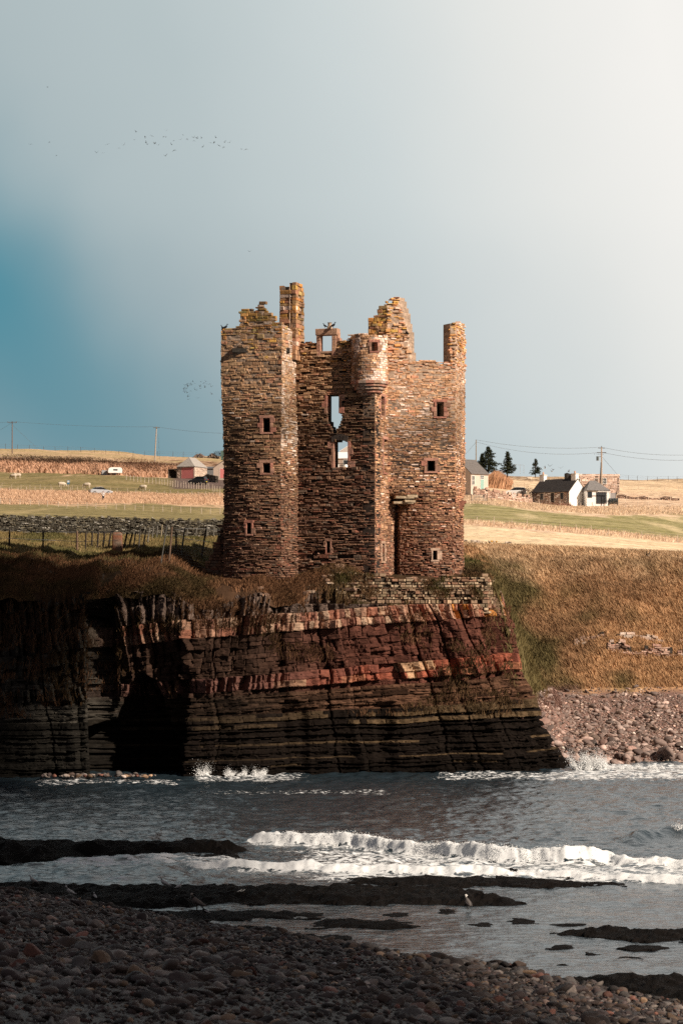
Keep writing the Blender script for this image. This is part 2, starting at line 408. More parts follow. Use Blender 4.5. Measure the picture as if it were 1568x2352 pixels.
# ---------------------------------------------------------------- masonry / bedded rock from individual stones
def emit(mb, Pf, A, B, Z0, Z1, OA, OB, C, gap, bev, depth, jit, jitz=None):
    A, B, Z0, Z1, OA, OB = [np.asarray(v, float) for v in (A, B, Z0, Z1, OA, OB)]
    n = len(A)
    if not n: return
    g = np.broadcast_to(np.asarray(gap, float), (n,)); bv = np.broadcast_to(np.asarray(bev, float), (n,))
    S = np.stack([A + g, B - g, B - g, A + g], 1); Zz = np.stack([Z0 + g * .7, Z0 + g * .7, Z1 - g * .7, Z1 - g * .7], 1)
    jz = jitz if jitz is not None else jit
    S = S + rng.normal(0, jit * .6, (n, 4)); Zz = Zz + rng.normal(0, jz * .45, (n, 4))
    O = np.stack([OA, OB, OB, OA], 1) + rng.normal(0, jit * .5, (n, 4))
    sc, zc = S.mean(1, keepdims=True), Zz.mean(1, keepdims=True)
    Si = S + np.clip(sc - S, -bv[:, None], bv[:, None]); Zi = Zz + np.clip(zc - Zz, -bv[:, None] * .8, bv[:, None] * .8)
    def at(s, z, o):
        p, nr = Pf(s.ravel(), z.ravel())
        p = p.copy(); p[:, :2] += nr * o.ravel()[:, None]
        return p.reshape(n, 4, 3)
    back = at(S, Zz, np.full((n, 4), -1.0) * np.asarray(depth)); mid = at(S, Zz, O - bv[:, None] * .9); fr = at(Si, Zi, O)
    V = np.concatenate([back, mid, fr], 1)
    base = np.array([[0, 1, 5, 4], [1, 2, 6, 5], [2, 3, 7, 6], [3, 0, 4, 7], [4, 5, 9, 8], [5, 6, 10, 9], [6, 7, 11, 10], [7, 4, 8, 11], [8, 9, 10, 11]])
    q = np.arange(n)[:, None, None] * 12 + base
    mb.add(V.reshape(-1, 3), q.reshape(-1, 4), None, np.repeat(np.asarray(C), 12, 0))

def masonry(mb, Pf, s0, s1, z0, z1, top=None, opens=(), ch=None, sl=(.16, .66), prot=None, depth=.3, colf=None, breaks=(), skip=.02, bot=None, gap=None, big=.08):
    A, B, C0, C1, OA = [], [], [], [], []
    z = z0
    chf = ch or (lambda z: (.10, .19))
    while z < z1:
        lo, hi = chf(z)
        h = U(lo, hi)
        if U(0, 1) < big: h *= 1.7
        zc = z + h / 2
        s = s0 - U(0, .3)
        bl = [b for b in breaks if s0 < b < s1] + [s1]
        while s < s1 - .02:
            L = U(*sl) * (1.0 if h < .2 else 1.15)
            nb = min([b for b in bl if b > s + .01])
            e = min(s + L, nb)
            if nb - e < .14: e = nb
            a = max(s, s0)
            s_ = s; s = e
            if top is not None and zc > top((a + e) / 2): continue
            if bot is not None and zc < bot((a + e) / 2): continue
            if U(0, 1) < skip: continue
            pieces = [(a, e)]
            for (o0, o1, oz0, oz1) in opens:
                if oz0 < zc < oz1:
                    np_ = []
                    for (p, q) in pieces:
                        if q <= o0 or p >= o1: np_.append((p, q))
                        else:
                            if p < o0 - .05: np_.append((p, o0))
                            if q > o1 + .05: np_.append((o1, q))
                    pieces = np_
            for (p, q) in pieces:
                A.append(p); B.append(q); C0.append(z); C1.append(z + h)
        z += h
    n = len(A)
    A, B, C0, C1 = map(np.array, (A, B, C0, C1))
    zc, sc = (C0 + C1) / 2, (A + B) / 2
    pr = prot(zc) if prot else np.full(n, .05)
    O = rng.uniform(-.6, 1, n) * pr
    O = np.where(rng.uniform(0, 1, n) < .05, O - pr * 1.6, O)
    OB = O + rng.normal(0, .3, n) * pr
    g = gap(zc) if gap else np.full(n, .012)
    emit(mb, Pf, A, B, C0, C1, O, OB, colf(sc, zc), g, np.minimum(.028, (C1 - C0) * .22), depth, .016)

def core(mb, Pf, s0, s1, z0, z1, top=None, opens=(), d0=None, th=.9, ds=.16, dz=.12, col=(.07, .055, .045), closed=False):
    ns, nz = max(2, int((s1 - s0) / ds)), max(2, int((z1 - z0) / dz))
    se = np.linspace(s0, s1, ns + 1); ze = np.linspace(z0, z1, nz + 1)
    sc, zc = (se[1:] + se[:-1]) / 2, (ze[1:] + ze[:-1]) / 2
    SS, ZZ = np.meshgrid(sc, zc, indexing='ij')
    fill = np.ones_like(SS, bool)
    if top is not None: fill &= ZZ < np.array([top(v) for v in sc])[:, None] - .13
    for (o0, o1, a, b) in opens: fill &= ~((SS > o0) & (SS < o1) & (ZZ > a) & (ZZ < b))
    Se, Ze = np.meshgrid(se, ze, indexing='ij')
    p, nr = Pf(Se.ravel(), Ze.ravel())
    dd = d0(Ze.ravel()) if d0 else np.full(Se.size, .1)
    dd = dd + rng.uniform(-.02, .02, dd.shape)
    f = p.copy(); f[:, :2] -= nr * dd[:, None]
    b = p.copy()
    if getattr(Pf, 'cen', None) is not None:
        v_ = b[:, :2] - Pf.cen; l_ = np.linalg.norm(v_, axis=1)[:, None]; b[:, :2] = Pf.cen + v_ * (1 - np.minimum(th / l_, .6))
    else: b[:, :2] -= nr * th
    V = np.concatenate([f, b])
    off = len(f)
    I = np.arange((ns + 1) * (nz + 1)).reshape(ns + 1, nz + 1)
    a00, a10, a11, a01 = I[:-1, :-1], I[1:, :-1], I[1:, 1:], I[:-1, 1:]
    Q = []
    def put(mask, *cs): Q.append(np.stack([c[mask] for c in cs], -1))
    put(fill, a00, a10, a11, a01)
    put(fill, a01 + off, a11 + off, a10 + off, a00 + off)
    pad = np.pad(fill, 1)
    if closed: pad[0, 1:-1], pad[-1, 1:-1] = fill[-1], fill[0]
    up, dn, lf, rt = pad[1:-1, 2:], pad[1:-1, :-2], pad[:-2, 1:-1], pad[2:, 1:-1]
    put(fill & ~up, a01, a11, a11 + off, a01 + off)
    put(fill & ~dn, a10, a00, a00 + off, a10 + off)
    put(fill & ~lf, a00, a01, a01 + off, a00 + off)
    put(fill & ~rt, a11, a10, a10 + off, a11 + off)
    if callable(col): cc = col(Se.ravel(), Ze.ravel())
    else: cc = np.tile(np.asarray(col, float), (len(f), 1))
    cc = np.concatenate([cc, cc * .8]) * rng.uniform(.7, 1.3, (2 * off, 1))
    mb.add(V, np.concatenate(Q), None, cc)

def path_fn(pts):
    """vertical wall over a plan polyline; outward is to the right of travel seen from above turned clockwise"""
    pts = np.asarray(pts, float)
    seg = np.diff(pts, axis=0); L = np.linalg.norm(seg, axis=1); cum = np.r_[0, np.cumsum(L)]
    def f(s, z):
        s = np.asarray(s, float); i = np.clip(np.searchsorted(cum, s, side='right') - 1, 0, len(L) - 1)
        t = (s - cum[i]) / L[i]
        p = pts[i] + seg[i] * t[:, None]
        d = seg[i] / L[i][:, None]
        return np.c_[p, z], np.c_[d[:, 1], -d[:, 0]]
    f.L, f.cum = cum[-1], cum
    return f
def morph_fn(pts, R_, z_a, z_b, cen=None, t0=0.0):
    """round below z_a, the given (closed) polygon above z_b"""
    pts = np.asarray(pts, float); cen = pts.mean(0) if cen is None else np.asarray(cen)
    P0 = path_fn(np.r_[pts, pts[:1]])
    def pos(s, z):
        s = np.mod(s, P0.L)
        q, _ = P0(s, z)
        v = q[:, :2] - cen; v = v / np.linalg.norm(v, axis=1)[:, None] * R_
        t = (t0 + (1 - t0) * sst(z_a, z_b, z))[:, None]
        return q[:, :2] * t + (cen + v) * (1 - t)
    def f(s, z):
        s, z = np.asarray(s, float), np.asarray(z, float)
        p = pos(s, z); d = pos(s + .02, z) - pos(s - .02, z); d /= np.linalg.norm(d, axis=1)[:, None] + 1e-9
        return np.c_[p, z], np.c_[d[:, 1], -d[:, 0]]
    f.L, f.cum, f.cen = P0.L, P0.cum, cen
    return f
def s_at(Pf, px, z):
    s = np.linspace(0, Pf.L, 4000); p, n = Pf(s, np.full(4000, float(z)))
    ok = (n[:, 0] * p[:, 0] + n[:, 1] * p[:, 1]) < -.02 * 180
    e = np.abs(p[:, 0] / p[:, 1] * F + CX - px) + np.where(ok, 0, 1e4)
    return float(s[np.argmin(e)])
def open_at(Pf, px0, px1, y0, y1, Y=187.0):
    za, zb = Z(y1, Y), Z(y0, Y)
    a, b = sorted((s_at(Pf, px0, (za + zb) / 2), s_at(Pf, px1, (za + zb) / 2)))
    return (a, b, za, zb)

# ---------------------------------------------------------------- the cliff: beds of jointed flagstone
c1cum = np.r_[0, np.cumsum(np.linalg.norm(np.diff(CP1, axis=0), axis=1))]
def cliff_P(s, z):
    s, z = np.asarray(s, float), np.asarray(z, float)
    t = np.clip(z / CTOP, -.1, 1.3)[:, None]
    def pos(ss):
        a = np.c_[np.interp(ss, c1cum, CP0[:, 0]), np.interp(ss, c1cum, CP0[:, 1])]
        b = np.c_[np.interp(ss, c1cum, CP1[:, 0]), np.interp(ss, c1cum, CP1[:, 1])]
        return a * (1 - t) + b * t
    p = pos(s); d = pos(s + .5) - pos(s - .5); d /= np.linalg.norm(d, axis=1)[:, None] + 1e-9
    nr = np.c_[d[:, 1], -d[:, 0]]
    x = p[:, 0]
    inn = (fbm(x * .22, z * .12, seed=90) - .5) * 1.6 + (fbm(x * .7, z * .3, seed=91) - .5) * .7
    inn = inn + 3.4 * sst(.5, -.5, z + 1.0 * np.abs(x + 13.2 + .05 * z) ** 1.7 + (fbm(x * .8, z * .8, seed=92) - .5) * 1.5 - 6.3)
    inn = inn + 1.6 * sst(-17.0, -16.3, x + .06 * (z - 6)) * sst(-15.0, -15.7, x + .06 * (z - 6)) * sst(12, 11, z)
    inn = inn + .35 * sst(2.2, 2.7, x + .05 * z) * sst(3.9, 3.3, x + .05 * z) * sst(5.2, 4.2, z)
    inn = inn + .4 * sst(-4.0, -3.5, x) * sst(-2.0, -2.6, x) * sst(4.8, 3.8, z)
    p[:, :2] -= nr * inn[:, None]
    return np.c_[p, z], nr
def dip(z, x): return (x - 9.0) * np.interp(z, [0, 2, 4.5, 7, 11.5, 14], [.006, .018, .06, .09, .065, .04])
def hsh(a, b=0, seed=0):
    a = np.asarray(np.floor(a), np.int64); b = np.asarray(np.floor(np.asarray(b, float) + 0 * a), np.int64)
    return _h(a, b, np.zeros_like(a), seed)
KIND = ['dark', 'yellow', 'red', 'shale', 'pale', 'upper']
def make_beds():
    beds = []; z = -1.2
    def run(z1, lo, hi, k, thick=.15):
        nonlocal z
        while z < z1:
            h = U(lo, hi) * (U(1.5, 2.4) if U(0, 1) < thick else 1); beds.append((z, h, k)); z += h
    run(4.6, .07, .17, 0, .2); run(6.35, .08, .2, 1); run(6.7, .12, .2, 3)
    beds.append((z, .52, 2)); z += .52; beds.append((z, .62, 2)); z += .62
    run(8.9, .14, .28, 3, .3); run(10.2, .12, .3, 3, .4)
    beds.append((z, .55, 4)); z += .55; beds.append((z, .62, 4)); z += .62
    run(15.5, .16, .4, 5, .3)
    return np.array([b[0] for b in beds]), np.array([b[1] for b in beds]), np.array([b[2] for b in beds])
BZ, BH, BK_ = make_beds(); NB = len(BZ)
B_OFF = np.array([{0: U(-.17, .17), 1: U(-.10, .14), 2: .38, 3: U(-.16, .06), 4: .28, 5: U(-.12, .14)}[k] for k in BK_])
B_LIGHT = np.array([1.0 if (k == 0 and U(0, 1) < .16) else 0.0 for k in BK_])  # paler thin beds, coloured to read as sunlit ledge edges
def rock(s, z):
    """outward relief and colour of the jointed, dipping beds"""
    x = np.interp(s, c1cum, CP1[:, 0])
    wv = (fbm(s * .35, z * .35, seed=101) - .5)
    zt = z - dip(z, np.clip(x, -27, 14)) + wv * .28
    k = np.clip(np.searchsorted(BZ, zt, side='right') - 1, 0, NB - 1)
    f = np.clip((zt - BZ[k]) / BH[k], 0, 1); kind = BK_[k]
    left = sst(-2, -9, x)
    # joints lean a little and run through several beds
    sj = s + .10 * z + (fbm(s * .45, z * .3, seed=102) - .5) * 1.1
    blocky = np.isin(kind, (2, 4, 5)); lam = np.isin(kind, (0, 1))
    ma = sj / 2.7 + .35 * np.sin(sj * .9); mi = np.floor(ma); mf = ma - mi
    grp = np.where(lam, k, np.where(kind == 3, 100 + k // 3, 200 + kind))
    ba = (sj + hsh(grp, 0, 26) * 7.0) / np.where(blocky, .62 - .12 * left, .95) + .3 * np.sin(sj * 2.3 + grp); bi = np.floor(ba); bf = ba - bi
    wk = np.array([2.6, 1.5, .95, .7, .42, .5])[kind]
    ca = (sj + hsh(k, 0, 7) * 5.0) / wk + .25 * np.sin(sj * 3.1 + k); ci = np.floor(ca); cf = ca - ci
    d = B_OFF[k] * np.where(kind == 2, .35 + .65 * sst(-9, 2, x), 1)
    d = d + (hsh(mi, 0, 11) - .5) * .75 * np.where(lam, .6, 1)
    d = d + (hsh(bi, np.where(blocky, 1, 0) + 10 * (k // 4), 12) - .5) * np.where(blocky, .34, np.where(lam, .10, .22))
    d = d + (hsh(ci, k, 13) - .5) * np.array([.07, .12, .22, .16, .18, .22])[kind]
    # a facet tilt per block so that faces turn towards and away from the light
    d = d + (hsh(ci, k, 14) - .5) * (cf - .5) * np.array([.05, .12, .34, .2, .28, .28])[kind] + (hsh(bi, k // 3, 15) - .35) * (bf - .5) * np.where(lam, .08, .26)
    # open joints and bedding planes
    e = lambda q, w_: np.maximum(sst(w_, 0, q), sst(1 - w_, 1, q))
    # saw-toothed columns: dull left-turned faces, bright narrow right-turned ones
    saw = np.where(bf < .86, bf / .86, (1 - bf) / .14) - .5
    d = d + saw * np.where(kind == 4, .30 + .34 * left, np.where(kind == 5, .42, np.where(kind == 2, .16 + .40 * left, np.where(kind == 3, .10 + .30 * left, .06)))) * (.5 + hsh(bi, 5, 24))
    msaw = np.where(mf < .8, mf / .8, (1 - mf) / .2) - .5
    d = d + msaw * np.where(lam, .36, .45) * (.3 + hsh(mi, 3, 25))
    d = d - e(mf, .035) * np.where(lam, .10, .45) - e(bf, .05) * np.where(blocky, .30, np.where(lam, .05, .16)) - e(cf, .035) * np.where(blocky, .12, .07)
    d = d - (sst(.14, 0, f) * .7 + sst(.88, 1, f)) * np.where(blocky, .09, np.where(lam, .035, .06))
    # missing blocks leave dark slots, most of them towards the left
    gone = (hsh(bi, k // 2, 16) < np.where(kind == 4, .10 + .30 * left, np.where(kind == 5, .22, np.where(kind == 2, .08 + .22 * left, np.where(kind == 3, .06 + .10 * left, .03)))))
    d = d - gone * np.where(blocky, .62, .3)
    d = d + (fbm(s * 1.1, z * 1.6, seed=103) - .5) * .34 + (fbm(s * 4, z * 7, seed=104) - .5) * .10
    # colour of each bed and block
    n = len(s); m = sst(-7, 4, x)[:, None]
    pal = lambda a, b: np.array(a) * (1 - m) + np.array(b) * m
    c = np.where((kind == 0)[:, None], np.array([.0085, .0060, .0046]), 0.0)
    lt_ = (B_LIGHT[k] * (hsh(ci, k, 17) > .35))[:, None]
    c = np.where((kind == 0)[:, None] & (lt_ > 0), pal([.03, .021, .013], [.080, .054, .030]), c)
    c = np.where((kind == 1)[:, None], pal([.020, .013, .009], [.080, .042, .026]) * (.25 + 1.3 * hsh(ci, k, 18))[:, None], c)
    rr = hsh(ci, k, 19)[:, None]
    red = np.where(rr < .45, np.array([.25, .078, .048]), np.where(rr < .7, np.array([.17, .058, .040]), np.where(rr < .87, np.array([.33, .14, .08]), np.array([.40, .25, .15]))))
    c = np.where((kind == 2)[:, None], np.array([.10, .050, .040]) * (1 - m) + red * m, c)
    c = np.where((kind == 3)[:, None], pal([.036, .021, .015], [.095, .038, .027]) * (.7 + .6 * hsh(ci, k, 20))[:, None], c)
    pl = np.where(rr < .4, np.array([.38, .22, .15]), np.where(rr < .65, np.array([.33, .145, .095]), np.where(rr < .85, np.array([.44, .30, .21]), np.array([.22, .105, .075]))))
    pl = np.where(((x > 7.5) & (hsh(ci, k, 21) < .4))[:, None], np.array([.46, .20, .06]), pl)
    c = np.where((kind == 4)[:, None], pl * (.62 + .38 * m), c)
    c = np.where((kind == 5)[:, None], np.array([.105, .076, .062]) * (.6 + .8 * hsh(ci, k, 22))[:, None], c)
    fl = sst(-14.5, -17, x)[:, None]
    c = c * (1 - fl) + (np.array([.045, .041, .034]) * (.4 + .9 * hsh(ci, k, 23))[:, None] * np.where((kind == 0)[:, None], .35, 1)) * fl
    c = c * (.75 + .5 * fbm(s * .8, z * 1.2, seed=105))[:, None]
    wet = sst(1.3, .2, z)[:, None]
    return d, c * (1 - .45 * wet)
def cliff_S(s, z):
    p, nr = cliff_P(s, z); d, c = rock(s, z); w_ = sst(8.8, 9.8, np.interp(s, c1cum, CP1[:, 0])); d = d * (1 - w_) + np.clip(d * 1.7 - .5, -1.7, .28) * w_; p[:, :2] += nr * d[:, None]
    return p, nr, c
def build_cliff():
    sA, sB = float(np.interp(-27.5, CP1[:, 0], c1cum)), float(c1cum[-1]) - 6
    sv = np.arange(sA, sB, .058); zv = np.arange(-.7, 13.6, .036)
    S, Zg = np.meshgrid(sv, zv)
    p, nr, c = cliff_S(S.ravel(), Zg.ravel())
    base, _ = cliff_P(S.ravel(), Zg.ravel())
    xb = np.clip(base[:, 0], -27, 10.4)
    top = np.where(base[:, 0] > -2.6, 11.45, T(xb, rim_Y(xb) + .7, False) - .12) + np.clip((fbm(S.ravel() * .7, 0 * S.ravel(), seed=106) - .6) * 1.6, -.35, 0) * (base[:, 0] < -2.6)
    top = np.where(base[:, 1] > 186.5, np.interp(base[:, 1], [186.5, 192, 205], [11.4, 9.5, 5.0]), top)
    over = np.clip(p[:, 2] - top, 0, None)           # above the brow the sheet turns in over the ledge
    p[:, :2] -= nr * (np.minimum(over, .5) * 3.6)[:, None]; p[:, 2] = np.minimum(p[:, 2], top)
    zt_, dt_, wt_ = T(p[:, 0], p[:, 1], full=True)
    hug = (over > 0) & (dt_ > -.1) & (wt_ < .5)      # the lip follows the turf just under its surface
    p[:, 2] = np.where(hug, np.maximum(p[:, 2], zt_ - .05), p[:, 2])
    I = np.arange(S.size).reshape(S.shape)
    q = np.stack([I[:-1, :-1], I[:-1, 1:], I[1:, 1:], I[1:, :-1]], -1).reshape(-1, 4)
    q = q[(over[q] < .52).any(1)]
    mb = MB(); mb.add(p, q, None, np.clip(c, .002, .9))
    o = mb.build('cliff', M_CLIFF)
    tag(o, 'layered dark and red flagstone sea cliff under the castle', kind='structure')
build_cliff()
# grass hanging on the ledges of the face
def cliff_tufts():
    n = 60000
    sA, sB = float(np.interp(-26, CP1[:, 0], c1cum)), float(c1cum[-1]) - 10
    s = rng.uniform(sA, sB, n); z = rng.uniform(3.8, 13.2, n); x = np.interp(s, c1cum, CP1[:, 0])
    patch = fbm(s * .28, z * .5, seed=107)
    want = sst(.56, .66, patch + .20 * np.exp(-((x + 8.2) / 2.2) ** 2 - ((z - 11.0) / 1.6) ** 2) + .17 * sst(-13, -18, x) - .05 * sst(-4, 0, x) + .10 * np.exp(-((z - 12.5) / .8) ** 2) * sst(-2, -5, x) + .17 * np.exp(-((z - 6.5) / .5) ** 2 - ((x + 4.5) / 1.6) ** 2) + .13 * np.exp(-((z - 7.2) / .5) ** 2 - ((x - 10.0) / 2) ** 2))
    keep = rng.uniform(0, 1, n) < want
    s, z = s[keep], z[keep]; x = x[keep]
    p, nr, _ = cliff_S(s, z); p[:, :2] += nr * .05
    tp = T(np.clip(p[:, 0], -27, 10.4), rim_Y(p[:, 0]) + .7, False); ok = (z < np.where(x > -2.6, 11.2, tp)); p = p[ok]; x = x[ok]
    k = len(p); h = rng.uniform(.15, .42, k)
    g = sst(.4, .65, fbm(p[:, 0] * .5, p[:, 2] * .5, seed=108))[:, None]
    c = (np.array([.11, .058, .032]) * (1 - g) + np.array([.058, .036, .018]) * g) * (1 + .7 * sst(-2, 4, x))[:, None]
    blades('ledge_grass', 'brown grass tufts clinging to ledges of the cliff', p[:, 0], p[:, 1], h, .045, c, lean=(.15, -.55), z0=p[:, 2])
cliff_tufts()

# ---------------------------------------------------------------- the castle
def castle_col(shift=0.0, warm=1.0, lich=1.0, lime=0.0, gain=1.0):
    def f(s, z):
        n = len(s)
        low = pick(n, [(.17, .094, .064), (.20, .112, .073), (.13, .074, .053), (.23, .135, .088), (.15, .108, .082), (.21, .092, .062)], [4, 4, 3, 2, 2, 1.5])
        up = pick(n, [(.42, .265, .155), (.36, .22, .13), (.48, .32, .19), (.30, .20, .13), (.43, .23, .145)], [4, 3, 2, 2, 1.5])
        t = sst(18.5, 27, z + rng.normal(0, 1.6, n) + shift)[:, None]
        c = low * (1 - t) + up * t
        q = rng.uniform(0, 1, n)
        lic = (q < lich * sst(28.0, 31.5, z + rng.normal(0, .7, n)) * .7)[:, None]
        c = np.where(lic, pick(n, [(.52, .31, .10), (.46, .26, .09), (.42, .28, .14), (.36, .22, .11)], [2, 2, 2, 2]) * rng.uniform(.8, 1.15, (n, 3)) ** .7, c)
        lm = (rng.uniform(0, 1, n) < (lime(s) if callable(lime) else lime) * sst(20, 26, z + shift) * sst(.42, .62, fbm(s * .8, z * .6, seed=33)))[:, None]
        c = np.where(lm, pick(n, [(.58, .47, .39), (.52, .40, .32), (.62, .53, .46)], [1, 1, 1]), c)
        c = c * rng.uniform(.82, 1.16, (n, 1))
        dk = sst(.55, .75, fbm(s * .35, z * .25, seed=34))[:, None]
        c = c * (1 - .48 * dk)
        pk = (rng.uniform(0, 1, n) < .05 * sst(19, 15, z))[:, None]
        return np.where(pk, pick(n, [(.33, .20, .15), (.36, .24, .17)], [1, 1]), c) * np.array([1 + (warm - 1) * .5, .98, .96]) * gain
    return f
def mortar(lime=.5):
    def f(s, z):
        t = sst(21.0, 28, z + (fbm(s * .5, z * .5, seed=36) - .5) * 6)[:, None] * lime
        return np.array([.045, .032, .026]) * (1 - t) + np.array([.42, .31, .23]) * t
    return f
prot_z = lambda z: np.interp(z, [12, 18, 26, 30], [.085, .075, .05, .045])
core_d = lambda z: np.interp(z, [12, 18, 25, 29], [.16, .13, .04, .015])
gap_z = lambda z: np.interp(z, [12, 20, 27], [.022, .018, .014])
ch_z = lambda z: (.065, .145) if z < 26 else (.09, .2)
LIFT = .0
castle = thing('castle_ruin', 'roofless red sandstone castle ruin with two towers on the cliff', 'castle', (0, 187, 13))

def dressed(mb, Pf, op, w=.28, sides=(0, 1), proud=.03, sill=True, cols=((.33, .15, .11), (.30, .17, .12), (.36, .19, .14)), lint=True, n=None):
    """red dressed stones round an opening"""
    a, b, z0, z1 = op
    A, B, C0, C1 = [], [], [], []
    k = n or max(2, int(round((z1 - z0) / .33)))
    zz = np.linspace(z0, z1, k + 1)
    for i in range(k):
        for side in sides:
            ww = w * (U(1.2, 1.9) if (i + side) % 2 else U(.6, .9))
            A.append(a - ww if side == 0 else b); B.append(a if side == 0 else b + ww)
            C0.append(zz[i]); C1.append(zz[i + 1])
    if lint: A.append(a - w * 1.0); B.append(b + w * 1.0); C0.append(z1); C1.append(z1 + .2)
    if sill: A.append(a - w * .8); B.append(b + w * .8); C0.append(z0 - .13); C1.append(z0)
    m = len(A)
    emit(mb, Pf, A, B, C0, C1, np.full(m, proud + .045), np.full(m, proud + .045), pick(m, cols, [1] * len(cols)) * rng.uniform(.8, 1.2, (m, 1)), .008, .015, .55, .006)
def window(Pf, op, parent, name='window', **k):
    mb = MB(); dressed(mb, Pf, op, **k)
    return mb.build(name, M_STONE, parent)

# left tower: round below, squared cap-house above
LA, LB = np.array([X(507, 186.0), 186.0]), np.array([X(648, 184.6), 184.6])
vv = np.array([.309, .951]); uu = np.array([.951, -.309])
LC, LD = LB + vv * 4.2, LA + vv * 4.2
lt = morph_fn([LA, LB, LC, LD], 2.68, 21.0, 28.2, cen=(-5.58, 187.3), t0=.5)
lp = [(lambda s, f=lt: f)(0)]
def px_top(Pf, prof, zref, default, YY=186.0):
    """height of a ragged wall head, read along s from sightings"""
    ss = [s_at(Pf, p, zref) for p, _ in prof]; zs = [Z(y, YY) for _, y in prof]
    o = np.argsort(ss); ss, zs = np.array(ss)[o], np.array(zs)[o]
    return lambda s: float(np.interp(s, ss, zs)) if ss[0] - .05 <= s <= ss[-1] + .05 else default
ltop = px_top(lt, [(509, 757), (512, 753), (540, 752), (553, 750), (554, 715), (570, 712), (588, 714), (594, 697), (604, 697), (607, 714), (609, 724), (630, 727), (634, 742), (648, 745), (660, 750), (690, 770)], 30.0, 29.6)
o1 = open_at(lt, 604, 620, 966, 998); o2 = open_at(lt, 604, 620, 1068, 1091); o3 = open_at(lt, 567, 577, 1204, 1229)
oh = [open_at(lt, 560, 578, 872, 882), open_at(lt, 606, 625, 814, 819), open_at(lt, 640, 652, 845, 850)]
mb = MB()
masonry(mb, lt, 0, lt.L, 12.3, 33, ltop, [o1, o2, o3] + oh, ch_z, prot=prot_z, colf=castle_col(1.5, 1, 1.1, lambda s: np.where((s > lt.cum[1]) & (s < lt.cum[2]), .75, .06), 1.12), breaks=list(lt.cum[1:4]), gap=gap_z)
core(mb, lt, 0, lt.L, 12.3, 33, ltop, [o1, o2, o3], core_d, .95, col=mortar(.8), closed=True)
tower = mb.build('tower', M_STONE, castle)
mb = MB(); mb.box((-7.6, 185.4, 29.0), (-3.6, 189.2, 29.3), (.04, .035, .03)); mb.build('light_cap', M_STONE, castle)  # slab added inside to keep skylight off the walls behind the windows
for o in (o1, o2): window(lt, o, castle)
window(lt, o3, castle, w=.16)
# chimney stack on its right corner
ch_p = [(X(642, 187.0), 187.0), (X(680, 186.5), 186.5)]
ch_p = np.array(ch_p + [tuple(np.array(ch_p[1]) + vv * 1.7), tuple(np.array(ch_p[0]) + vv * 1.7)])
chf = path_fn(np.r_[ch_p, ch_p[:1]])
ctop = px_top(chf, [(642, 664), (655, 663), (656, 655), (668, 654), (669, 645), (680, 645), (682, 646), (690, 647), (694, 660)], 33.0, Z(655, 187), 187.0)
mb = MB()
masonry(mb, chf, 0, chf.L, 28.6, 34.6, ctop, [], lambda z: (.16, .34), (.35, .8), lambda z: z * 0 + .05, colf=castle_col(2, 1.1, 1.0, .15), breaks=list(chf.cum[1:4]), gap=lambda z: z * 0 + .012)
core(mb, chf, 0, chf.L, 28.6, 34.6, ctop, [], lambda z: z * 0 + .13, .5, col=mortar(.9), closed=True)
mb.build('chimney', M_STONE, castle)

# front wall of the main block
E = np.array([X(862, 185.5), 185.5]); W0 = E - uu * 7.0
fw = path_fn([W0, E])
def fx(px0, px1, y0, y1): return open_at(fw, px0, px1, y0, y1, 186.3)
up_op = [fx(752, 778, 906, 949), fx(752, 784, 949, 966), fx(754, 782, 966, 972), fx(757, 779, 972, 978), fx(761, 776, 978, 984), fx(764, 772, 984, 990), fx(765, 774, 990, 995)]
lo_op = [fx(767, 798.5, 1014, 1075), fx(773, 793, 1009, 1014)]
dorm = [fx(736, 762, 768, 805)]
small = [fx(750, 758, 1243, 1270)]
ftop = px_top(fw, [(690, 782), (723, 782), (724, 809), (772, 809), (773, 783), (800, 782), (806, 770), (862, 772)], 29.0, Z(782, 186.5), 186.5)
mb = MB()
holes = [fx(852, 862, 1118, 1126)]
masonry(mb, fw, 0, fw.L, 12.3, 31.4, ftop, up_op + lo_op + dorm + small + holes, lambda z: (.06, .14), prot=lambda z: z * 0 + .095, colf=castle_col(-2.0, 1.0, 1.0, .05, 1.15), gap=lambda z: z * 0 + .02, skip=.035)
core(mb, fw, 0, fw.L, 12.3, 31.4, ftop, up_op + lo_op + dorm, lambda z: z * 0 + .16, 1.1, col=(.035, .027, .023))
mb.build('wall', M_STONE, castle)
for sd0 in (0, 1):
    window(fw, fx(752, 778, 906, 949), castle, 'jamb', lint=False, sill=False, n=3, sides=(sd0,))
    window(fw, fx(767, 798.5, 1014, 1075), castle, 'jamb', lint=False, sill=False, n=4, sides=(sd0,))
window(fw, small[0], castle, w=.14)
# arch stones over the lower window, and the dark lintel of the upper
mb = MB()
for k in range(6):
    a = -0.9 + k * .36
    p0 = E + uu * ((X(783, 186.3) - E[0]) / .951)
    mb.box((-.09, -.35, -.2), (.09, .45, .2), (.05, .04, .035), at=(p0[0] + math.sin(a) * .62, p0[1] - math.sin(a) * .2 + .25, Z(1015, 186.3) + .33 * math.cos(a)), rz=-.31)
mb.build('arch', M_STONE, castle)
mb = MB(); s0_, s1_ = s_at(fw, 744, 26.5), s_at(fw, 783, 26.5)
emit(mb, fw, [s0_], [s1_], [Z(906, 186.3)], [Z(900, 186.3)], [-.1], [-.1], [(.05, .04, .035)], .0, .02, .9, .005)
mb.build('lintel', M_STONE, castle)
